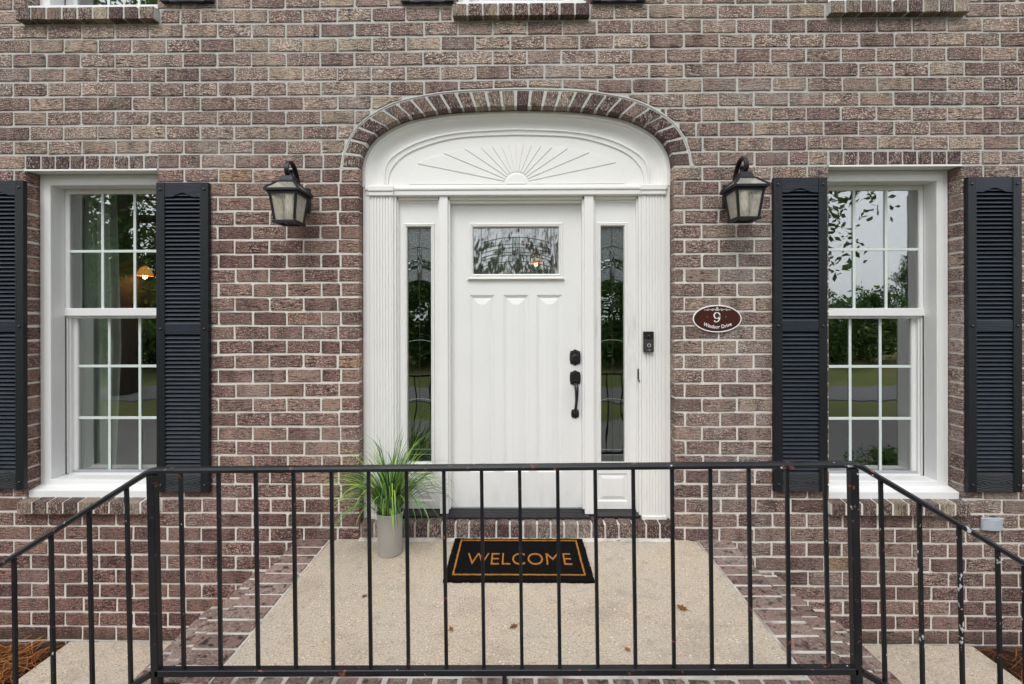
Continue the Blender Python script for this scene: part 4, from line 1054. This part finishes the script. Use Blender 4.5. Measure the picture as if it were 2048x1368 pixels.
MB().box(-1.675, 1.630, BY + .012, .003, GZ - .1, T1 - .0035).build('upper_step_core', 'mortar_pave', st_)
MB().box(-1.955, 1.925, BY + .012, .002, GZ - .1, T2 - .0035).build('lower_step_core', 'mortar_pave', st_)
def paver(cx, cy, zt, lx, ly, h=.062):
    mb = MB(); a, b = lx / 2, ly / 2
    q = outline([(-a, -b), (a, -b), (a, b), (-a, b)], .002, .05)
    t0, t1 = random.uniform(-.004, .004), random.uniform(-.008, .008)
    mb.rings([[(x, y, -h) for x, y in q], [(x, y, -.005 + t0 * x + t1 * y) for x, y in q], [(x - math.copysign(.005, x), y - math.copysign(.005, y), t0 * x + t1 * y) for x, y in q]], True)
    return link('brick', mb.mesh('brick', 'brick_pave'), st_, (cx, cy, zt + random.uniform(-.002, .002)))
p = .1013
k_ = 13
for i in range(k_ + 1):
    cy = -.052 - i * p
    if cy < BY + .04: continue
    for x0, x1 in ((BX0, LX0 - .006), (LX1 + .006, BX1)): paver((x0 + x1) / 2, cy, .0, x1 - x0, p - .014)
    for x0, x1 in ((-1.690, -1.478), (1.418, 1.645)): paver((x0 + x1) / 2, cy + .03 * (1 if x0 < 0 else -.6), T1, x1 - x0, p - .014)
    for x0, x1 in ((-1.968, -1.758), (1.728, 1.938)): paver((x0 + x1) / 2, cy - .02, T2, x1 - x0, p - .014)
n = 24; w = (LX1 - LX0 + .02) / n
for i in range(n): paver(LX0 - .01 + w * (i + .5), (BY + LY - .010) / 2, .0, w - .014, abs(BY - LY) - .012)
rz = MB()
for X, zt, s_ in ((BX0, -.072, -1), (BX1, -.072, 1), (-1.690, T1 - .072, -1), (1.645, T1 - .072, 1), (-1.968, T2 - .072, -1), (1.938, T2 - .072, 1)):
    zlow = zt - .085
    y = -.01
    while y > BY:
        x0, x1 = (X + .004, X + .06) if s_ < 0 else (X - .06, X - .004)
        rz.box(x0, x1, max(y - .205, BY), y - .01, zlow, zt - .006, random.random()); y -= .215
y = 0
x = -1.96
while x < 1.93:
    for zt in (-.08, -.175, -.27, -.365, -.46, -.555):
        lim = (BX0, BX1) if zt > T1 else ((-1.69, 1.645) if zt > T2 else (-1.968, 1.938))
        a, b = max(x, lim[0]), min(x + .205, lim[1])
        if b - a > .03: rz.box(a, b, BY, BY + .05, zt - .08, zt, random.random())
    x += .215
o = rz.build('riser_brick', 'brick_pave_joined', st_, rnd=True); o['kind'] = 'stuff'

# side pads, planting beds
PZ = -.652
tag(MB().box(-2.865, -1.93, -2.5, -.004, GZ - .1, PZ).build('footpath', 'concrete', bevel=.012), kind='structure')
tag(MB().box(1.90, 2.852, -2.5, -.004, GZ - .1, PZ).build('footpath', 'concrete', bevel=.012), kind='structure')
def bed(x0, x1, y0, y1):
    n, m = 24, 24; g = []
    for j in range(m + 1):
        for i in range(n + 1): g.append((x0 + (x1 - x0) * i / n, y0 + (y1 - y0) * j / m, PZ - .03 + random.uniform(-.018, .018)))
    tag(MB().add(g, [(j * (n + 1) + i, j * (n + 1) + i + 1, (j + 1) * (n + 1) + i + 1, (j + 1) * (n + 1) + i) for j in range(m) for i in range(n)]).build('planting_bed', 'mulch', fix=False), kind='structure')
bed(-4.3, -2.86, -2.4, 0); bed(2.84, 4.3, -2.4, 0)
def straw(x0, x1, y0, y1, count, name_label, dark=0.0):
    mb = MB()
    for i in range(count):
        cx, cy = random.uniform(x0, x1), random.uniform(y0, y1); an = random.uniform(0, math.pi * 2); L = random.uniform(.09, .2); b = random.uniform(-.6, .6)
        z_ = PZ - .02 + random.random() ** 2 * .05; tl = random.uniform(-.12, .25); w = random.uniform(.0012, .0022)
        pts = []
        for k in range(5):
            f = k / 4 - .5; a_ = an + b * f; pts.append((cx + math.cos(a_) * L * f, cy + math.sin(a_) * L * f, z_ + tl * abs(f) * .3 + .012 * (1 - 4 * f * f)))
        s_ = (-math.sin(an) * w, math.cos(an) * w)
        v = []
        for q in pts: v += [(q[0] - s_[0], q[1] - s_[1], q[2]), (q[0] + s_[0], q[1] + s_[1], q[2] + .001)]
        mb.add(v, [(2 * k, 2 * k + 1, 2 * k + 3, 2 * k + 2) for k in range(4)], max(0, random.random() - dark))
    tag(mb.build('pine_straw', 'straw', rnd=True, fix=False), name_label, None, None, 'stuff')
straw(-3.6, -2.90, -1.2, -.05, 1500, 'orange brown pine straw in the bed left of the path')
straw(2.86, 3.6, -1.2, -.03, 700, 'sparse dark pine straw in the bed right of the path', .35)

# ------------------------------------------------------------------ iron railing
YR = -1.27
rail = empty('iron_railing', (0, YR, 0), 'chipped black iron railing with square balusters along the landing front', 'railing')
def P(px, py, Y=YR): x, z_ = W(px, py, Y); return (x, Y, z_)
def rail_path(pts, w, h, name):
    rings_ = []
    n = len(pts)
    for i, p_ in enumerate(pts):
        a = pts[max(i - 1, 0)]; b = pts[min(i + 1, n - 1)]
        d0 = Vector(p_) - Vector(a); d1 = Vector(b) - Vector(p_); d = ((d0.normalized() if d0.length else Vector()) + (d1.normalized() if d1.length else Vector())).normalized()
        up_ = Vector((-d.z, 0, d.x)); 
        if up_.z < 0: up_ = -up_
        q = Vector(p_)
        prof_ = [(-w / 2, -h * .5), (w / 2, -h * .5), (w / 2, h * .10), (w * .36, h * .5), (-w * .36, h * .5), (-w / 2, h * .10)]
        rings_.append([q + Vector((0, y_, 0)) + up_ * z_ for y_, z_ in prof_])
    MB().rings(rings_, True, True).build(name, 'iron', rail)
lt, rt = P(303, 940), P(1713, 928)
def lp(a, b, f): return tuple(a[q] + (b[q] - a[q]) * f for q in range(3))
left_end = lp(lt, P(0, 1130), 1.6); right_end = lp(rt, P(2048, 1126), 1.5)
rail_path([left_end, lp(lt, left_end, .05), lp(lt, left_end, .012), lp(lt, rt, .006), lp(lt, rt, .05), lp(lt, rt, .5), lp(lt, rt, .95), lp(lt, rt, .994), lp(rt, right_end, .012), lp(rt, right_end, .05), right_end], .036, .018, 'top_rail')
lb, rb_ = P(314, 1343), P(1712, 1339)
MB().bar(lb, rb_, .0235, .030).build('bottom_rail', 'iron', rail, bevel=.002, seg=1)
def down(p_, z_=.0): return (p_[0], p_[1], z_)
for a, b in ((P(305, 948), P(314, 1343)), (P(1705, 936), P(1713, 1340))):
    f = (0.0 - a[2]) / (b[2] - a[2]); foot = lp(a, b, f)
    MB().bar((foot[0], foot[1], -.004), a, .030, .030).build('post', 'iron', rail, bevel=.003, seg=1)
    MB().box(foot[0] - .05, foot[0] + .05, YR - .05, YR + .05, -.004, .008).build('foot_plate', 'iron', rail, bevel=.002)
tops = [361, 437, 511.5, 587, 663, 737, 813, 887.5, 963, 1039, 1115, 1190, 1266, 1343.6, 1420, 1497, 1574, 1649]
bots = [368, 441.5, 516.5, 592, 666.6, 742, 817, 893, 968, 1044, 1119.6, 1195.5, 1271, 1348, 1424, 1502, 1578, 1657.5]
for a, b in zip(tops, bots):
    yt = 941 - 12 * (a - 303) / 1410; yb = 1338 - 4 * (b - 314) / 1398
    a_ = P(a, yt); b_ = P(b, yb)
    MB().bar(b_, a_, .0128, .0128).build('baluster', 'iron', rail, bevel=.0015, seg=1)
sup = P(1009, 1345); MB().bar((sup[0], YR, -.004), sup, .016, .016).build('foot', 'iron', rail)
# descending sections either side
def slope_side(x0, e, start, bars, low0):
    d = ((e[0] - start[0]), (e[2] - start[2])); m = d[1] / d[0]
    lowz0 = low0[2]
    end = (e[0], YR, lowz0 + m * (e[0] - low0[0]))
    MB().bar(low0, end, .020, .026).build('bottom_rail', 'iron', rail, bevel=.002, seg=1)
    for pt, pb, y in bars:
        x = WX(pt, YR, y); zt = start[2] + m * (x - start[0]) - .006; zb = lowz0 + m * (x - low0[0])
        MB().bar((x + (WX(pb, YR, 1368) - x), YR, zb + .004), (x, YR, zt), .0128, .0128).build('baluster', 'iron', rail, bevel=.0015, seg=1)
slope_side(0, left_end, lt, [(253, 262, 970), (178, 186, 1015), (102, 109, 1065), (28, 33, 1110), (-47, -42, 1150), (-122, -118, 1200)], P(305, 1346))
slope_side(0, right_end, rt, [(1761, 1770, 960), (1838, 1846, 1003), (1918, 1927, 1050), (1995, 2003, 1095), (2115, 2122, 1160)], P(1722, 1342))
for pp, yy_ in ((2062, 1136),):
    a = P(pp, yy_); MB().bar((a[0] + .012, YR, PZ), a, .040, .037).build('post', 'iron', rail, bevel=.003, seg=1)
a = left_end; MB().bar((a[0] + .01, YR, PZ), a, .037, .037).build('post', 'iron', rail, bevel=.003, seg=1)

# ------------------------------------------------------------------ door mat
mx0, mx1, my0, my1, mz = -.395, .408, -.500, -.020, .0
mat = empty('door_mat', ((mx0 + mx1) / 2, (my0 + my1) / 2, 0), 'black coir door mat with orange border reading WELCOME', 'door mat')
n, m = 60, 36; g = []; fz = []
for j in range(m + 1):
    for i in range(n + 1):
        x = mx0 + (mx1 - mx0) * i / n; y = my0 + (my1 - my0) * j / m
        if i in (0, n): x += random.uniform(-.003, .003)
        if j in (0, m): y += random.uniform(-.003, .003)
        g.append((x, y, .0165 + random.uniform(-.001, .001)))
b = len(g); fcs = [(j * (n + 1) + i, j * (n + 1) + i + 1, (j + 1) * (n + 1) + i + 1, (j + 1) * (n + 1) + i) for j in range(m) for i in range(n)]
loop = [i for i in range(n + 1)] + [(j * (n + 1) + n) for j in range(1, m + 1)] + [m * (n + 1) + i for i in range(n - 1, -1, -1)] + [j * (n + 1) for j in range(m - 1, 0, -1)]
g += [(g[i][0] + random.uniform(-.002, .002), g[i][1], .0005) for i in loop]
for q in range(len(loop)): fcs.append((loop[q], b + q, b + (q + 1) % len(loop), loop[(q + 1) % len(loop)]))
MB().add(g, fcs).build('mat_pile', 'coir_black', mat)
mb = MB()
for i in range(9000):
    x, y = random.uniform(mx0 - .002, mx1 + .002), random.uniform(my0 - .002, my1 + .002); a_ = random.uniform(0, 6.28); w = .0012; l = random.uniform(.002, .0055)
    dx, dy = random.uniform(-.0025, .0025), random.uniform(-.0025, .0025)
    mb.add([(x - math.cos(a_) * w, y - math.sin(a_) * w, .015), (x + math.cos(a_) * w, y + math.sin(a_) * w, .015), (x + dx, y + dy, .0155 + l)], [(0, 1, 2)])
o = mb.build('bristle', 'coir_black', mat, fix=False); o['kind'] = 'stuff'
bi, bw = .040, .009
bz0_, bz1_ = .0150, .0203
def wob_strip(x0, x1, y0, y1):
    mb = MB(); L = max(x1 - x0, y1 - y0); k = int(L / .012); hor = (x1 - x0) > (y1 - y0)
    a, b = [], []
    for i in range(k + 1):
        f = i / k; e1, e2 = random.uniform(-.0016, .0016), random.uniform(-.0016, .0016)
        if hor: a.append((x0 + (x1 - x0) * f, y0 + e1)); b.append((x0 + (x1 - x0) * f, y1 + e2))
        else: a.append((x0 + e1, y0 + (y1 - y0) * f)); b.append((x1 + e2, y0 + (y1 - y0) * f))
    mb.rings([[(x, y, bz0_) for x, y in a], [(x, y, bz1_) for x, y in a], [(x, y, bz1_) for x, y in b], [(x, y, bz0_) for x, y in b]], False, closed=False)
    return mb
for x0, x1, y0, y1 in ((mx0 + bi, mx1 - bi, my0 + .045, my0 + .045 + bw), (mx0 + bi, mx1 - bi, my1 - .026 - bw, my1 - .026), (mx0 + bi, mx0 + bi + bw, my0 + .045 + bw, my1 - .026 - bw), (mx1 - bi - bw, mx1 - bi, my0 + .045 + bw, my1 - .026 - bw)):
    wob_strip(x0, x1, y0, y1).build('border_stripe', 'coir_orange', mat)
me = text_mesh('WELCOME', .2, 'coir_orange', .0025, -.0026)
xs_ = [v.co.x for v in me.vertices]; ys_ = [v.co.y for v in me.vertices]
wx0, wx1 = -.292, .310; wy0, wy1 = -.345, -.215
def lay(c_): return Vector((wx0 + (c_.x - min(xs_)) / (max(xs_) - min(xs_)) * (wx1 - wx0), wy0 + (c_.y - min(ys_)) / (max(ys_) - min(ys_)) * (wy1 - wy0), .018 + c_.z))
link('lettering', xform(me, lay), mat)

# ------------------------------------------------------------------ potted grass
PXC, PYC = -.766, -.175
pot = empty('potted_grass', (PXC, PYC, 0), 'tall arching green grass in a round grey pot left of the door mat', 'potted plant')
MB().lathe([(.064, .001), (.069, .003), (.070, .006), (.0755, .235), (.0795, .238), (.0795, .250), (.076, .252), (.073, .248), (.072, .225)], PXC, PYC, 48, cap=False).build('pot', 'pot', pot, smooth=35)
MB().lathe([(.0725, .226), (.05, .231), (.01, .235)], PXC, PYC, 24, cap0=False).build('soil', 'soil', pot, smooth=True)
mb = MB(); rg = random.Random(21)
def blade(an, L, lean, curl, w, rnd, r0):
    x, y, z_ = PXC + math.cos(an) * r0, PYC + math.sin(an) * r0, .228
    n = 11; el = math.pi / 2 - lean; ds = L / n; tw = rg.uniform(-.5, .5); a2 = an
    L_, R_, C_ = [], [], []
    for k in range(n + 1):
        f = k / n; ww = w * (1 - f ** 2.2) * (0.65 + .35 * min(1, f * 4)) + .0002
        sx_, sy_ = -math.sin(a2 + tw * f), math.cos(a2 + tw * f)
        L_.append((x - sx_ * ww, y - sy_ * ww, z_ + ww * .35)); R_.append((x + sx_ * ww, y + sy_ * ww, z_ + ww * .35)); C_.append((x, y, z_))
        x += math.cos(a2) * math.cos(el) * ds; y += math.sin(a2) * math.cos(el) * ds; z_ += math.sin(el) * ds
        el -= curl * (.35 + 1.3 * f) / n; a2 += tw * .35 / n
        if y > -.012: y = -.012
        if z_ < .006: z_ = .006
    v = []
    for a, c_, b in zip(L_, C_, R_): v += [a, c_, b]
    fs = []
    for k in range(n): fs += [(3 * k, 3 * k + 1, 3 * k + 4, 3 * k + 3), (3 * k + 1, 3 * k + 2, 3 * k + 5, 3 * k + 4)]
    mb.add(v, fs, rnd)
for i in range(250):
    an = rg.uniform(0, 2 * math.pi); kind = rg.random()
    hue = rg.random() ** 1.25
    if kind < .30: blade(an, rg.uniform(.40, .62), rg.uniform(.0, .30), rg.uniform(.5, 1.8), rg.uniform(.0034, .0062), hue, rg.uniform(0, .045))
    elif kind < .70: blade(an, rg.uniform(.38, .58), rg.uniform(.12, .5), rg.uniform(2.0, 3.3), rg.uniform(.0034, .0062), hue, rg.uniform(.01, .06))
    else: blade(an, rg.uniform(.34, .54), rg.uniform(.3, .75), rg.uniform(2.4, 3.4), rg.uniform(.0034, .0058), hue * .85, rg.uniform(.03, .066))
o = mb.build('foliage', 'blade', pot, rnd=True, fix=False, smooth=True); o['kind'] = 'stuff'

# ------------------------------------------------------------------ fallen leaves
def leaf_mesh():
    pts = [(0, -.5), (.12, -.28), (.34, -.30), (.22, -.05), (.46, .12), (.18, .18), (.12, .42), (0, .6), (-.12, .40), (-.2, .16), (-.44, .14), (-.22, -.06), (-.32, -.28), (-.1, -.28)]
    mb = MB(); v = [(x, y, .08 * abs(x) + .1 * abs(y) * abs(y) + random.uniform(-.02, .04)) for x, y in pts] + [(0, 0, 0)]
    mb.add(v, [(i, (i + 1) % len(pts), len(pts)) for i in range(len(pts))]); mb.tube([(0, -.48, .02), (.03, -.8, .08)], .018, 5)
    return mb.mesh('fallen_leaf', 'leaf_dry', fix=False)
LFS = [(1365, 1217, .052, 1.0, 'curled rust brown leaf on the concrete right of the mat'), (1028, 1255, .042, 2.2, 'small tan leaf on the concrete below the mat'),
       (1236, 1082, .040, 1.5, 'flat orange leaf against the step right of the mat'), (902, 1261, .030, .5, 'tiny brown leaf scrap left below the mat'),
       (729, 1195, .034, 2.9, 'thin dark leaf on the concrete in front of the pot'), (1255, 1300, .028, 4.0, 'speck of dry leaf near the railing foot')]
for px, py, s_, an, lab in LFS:
    d = CAM_H * F_PX / (py - PY0); x, _z = W(px, py, d - CAM_D)
    o = link('fallen_leaf', leaf_mesh(), None, (x, d - CAM_D, .006)); o.rotation_euler = (random.uniform(-.2, .2), random.uniform(-.2, .2), an); o.scale = (s_,) * 3
    tag(o, lab, 'leaf', 'dry leaves blown onto the landing')

# ------------------------------------------------------------------ behind the glass: curtain and lit lamps
mb = MB(); rows = []
x0c, x1c = -3.16, -2.90
for k in range(2): pass
n = 70; top_, bot_ = [], []
for i in range(n + 1):
    f = i / n; x = x0c + (x1c - x0c) * f; y = .40 + .035 * math.sin(f * 19) + .012 * math.sin(f * 47); top_.append((x, y, 2.3)); bot_.append((x0c + (x1c - .03 - x0c) * f, y + .01, .12))
mid_ = [(x0c + (x1c + .03 - x0c) * i / n, top_[i][1], 1.2) for i in range(n + 1)]
MB().rings([bot_, mid_, top_], False, closed=False)
cur = MB().rings([bot_, mid_, top_], False, closed=False).build('curtain', 'curtain', smooth=True)
tag(cur, 'pale curtain hanging inside the left window', 'curtain')
def inner_lamp(px, py, y, label):
    x, z_ = W(px, py, y)
    r_ = empty('pendant_lamp', (x, y, z_), label, 'ceiling lamp')
    MB().tube([(x, y, z_ + .16), (x, y, 2.83)], .006, 6).build('cord', 'hardware', r_)
    MB().lathe([(.015, z_ + .10), (.045, z_ + .08), (.07, z_ + .02), (.074, z_ + .0)], x, y, 20, cap=False).build('lamp_shade', 'shade_amber', r_, smooth=True)
    MB().lathe([(.006, z_ - .03), (.018, z_ - .018), (.020, z_ + .005), (.010, z_ + .04)], x, y, 12).build('bulb', 'bulb_on', r_, smooth=True)
inner_lamp(290, 552, 1.9, 'lit amber pendant lamp inside the room behind the left window')
inner_lamp(1072, 527, 2.3, 'lit amber pendant lamp in the hall behind the door glass')

# ------------------------------------------------------------------ garden across the lawn (what the glass mirrors)
def tree_meshes(seed, height, spread, base, n_leaf, leaf):
    rg = random.Random(seed); tr = MB(); lf = MB()
    tr.tube([(0, 0, 0), (.05, .02, height * .3), (-.04, .06, height * .6), (0, 0, height * .9)], [height * .030, height * .022, height * .013, height * .004], 9)
    tips = []
    for i in range(18):
        h0 = base + (height * .85 - base) * i / 18; an = i * 2.4 + rg.uniform(-.4, .4); L = spread * rg.uniform(.55, 1.0) * (1 - .45 * i / 18)
        p = [(math.cos(an) * L * f, math.sin(an) * L * f, h0 + L * (.45 * f - .25 * f * f) + rg.uniform(-.1, .1)) for f in (0, .35, .7, 1)]
        tr.tube(p, [height * .011, height * .007, height * .004, height * .0015], 6)
        for f, q in zip((.35, .7, 1), p[1:]):
            for _ in range(4): tips.append(tuple(q[k] + rg.gauss(0, spread * .14) for k in range(3)))
        for _ in range(2): tips.append((rg.gauss(0, spread * .4), rg.gauss(0, spread * .4), base + (height - base) * rg.random()))
    for i in range(n_leaf):
        c_ = rg.choice(tips); p = Vector([c_[k] + rg.gauss(0, spread * .085) for k in range(3)])
        if p.z < base * .75: continue
        n_ = Vector((rg.gauss(0, 1), rg.gauss(0, 1), rg.gauss(.6, .8))).normalized(); a = n_.orthogonal().normalized(); b = n_.cross(a); an = rg.uniform(0, 6.28)
        a, b = a * math.cos(an) + b * math.sin(an), b * math.cos(an) - a * math.sin(an); s_ = leaf * rg.uniform(.6, 1.3)
        lf.add([p - a * s_, p + b * s_ * .5 - a * s_ * .2, p + a * s_, p - b * s_ * .5 - a * s_ * .2], [(0, 1, 2, 3)], rg.random())
    return tr.mesh('trunk', 'bark', smooth=True), lf.mesh('crown', 'leaf', rnd=True, fix=False)
TM = [tree_meshes(3, 8.5, 3.6, 2.2, 20000, .068), tree_meshes(11, 6.0, 3.2, .15, 9000, .15), tree_meshes(29, 9.5, 3.8, 2.4, 7000, .16)]
def tree(k, x, y, s_, rz, label, group):
    r_ = empty('tree', (x, y, GZ - .05), label, 'tree', group); r_.rotation_euler = (0, 0, rz); r_.scale = (s_,) * 3
    for nm, me in zip(('trunk', 'crown'), TM[k]):
        o = bpy.data.objects.new(nm, me); COL.objects.link(o); o.parent = r_
    return r_
tree(0, -10.8, -9.6, 1.3, .4, 'leafy tree mirrored in the upper half of the left window', 'trees across the lawn mirrored in the glass')
tree(0, 4.5, -9.4, 1.25, 2.1, 'leafy tree whose branch is mirrored in the right window', 'trees across the lawn mirrored in the glass')
shr = empty('shrub', (3.95, -1.45, PZ - .03), 'low leafy shrub in the bed mirrored in the lower panes of the right window', 'shrub'); shr.scale = (.15, .15, .125)
for nm, me in zip(('stem', 'foliage'), TM[1]):
    o = bpy.data.objects.new(nm, me); COL.objects.link(o); o.parent = shr
rg = random.Random(5)
def tree_mass(name, items, label):
    vs, fs, mi, rn = [], [], [], []
    for k, x, y, s_, rz in items:
        T = Matrix.Translation((x, y, GZ - .05)) @ Matrix.Rotation(rz, 4, 'Z') @ Matrix.Scale(s_, 4)
        for q, me in enumerate(TM[k]):
            b = len(vs); vs += [tuple(T @ v.co) for v in me.vertices]; fs += [tuple(i + b for i in p.vertices) for p in me.polygons]; mi += [q] * len(me.polygons)
            rn += [rg.random() for _ in me.polygons]
    me = bpy.data.meshes.new(name); me.from_pydata(vs, [], fs); me.materials.append(M['bark']); me.materials.append(M['leaf']); me.polygons.foreach_set('material_index', mi)
    me.attributes.new('rnd', 'FLOAT', 'FACE').data.foreach_set('value', rn)
    tag(link(name, me), label, None, None, 'stuff')
row = [(1, -34 + i * 3.0 + rg.uniform(-.8, .8), -17.0 - rg.uniform(0, 3.0), rg.uniform(.62, .84) * (1.2 if -34 + i * 3.0 < 6 else .86), rg.uniform(0, 6)) for i in range(25)]
far = [(2, -42 + i * 14 + rg.uniform(-3, 3), -40 - rg.uniform(0, 12), rg.uniform(.8, 1.0), rg.uniform(0, 6)) for i in range(7)]
tree_mass('treeline', row + far, 'green wood beyond the road mirrored in the window glass')
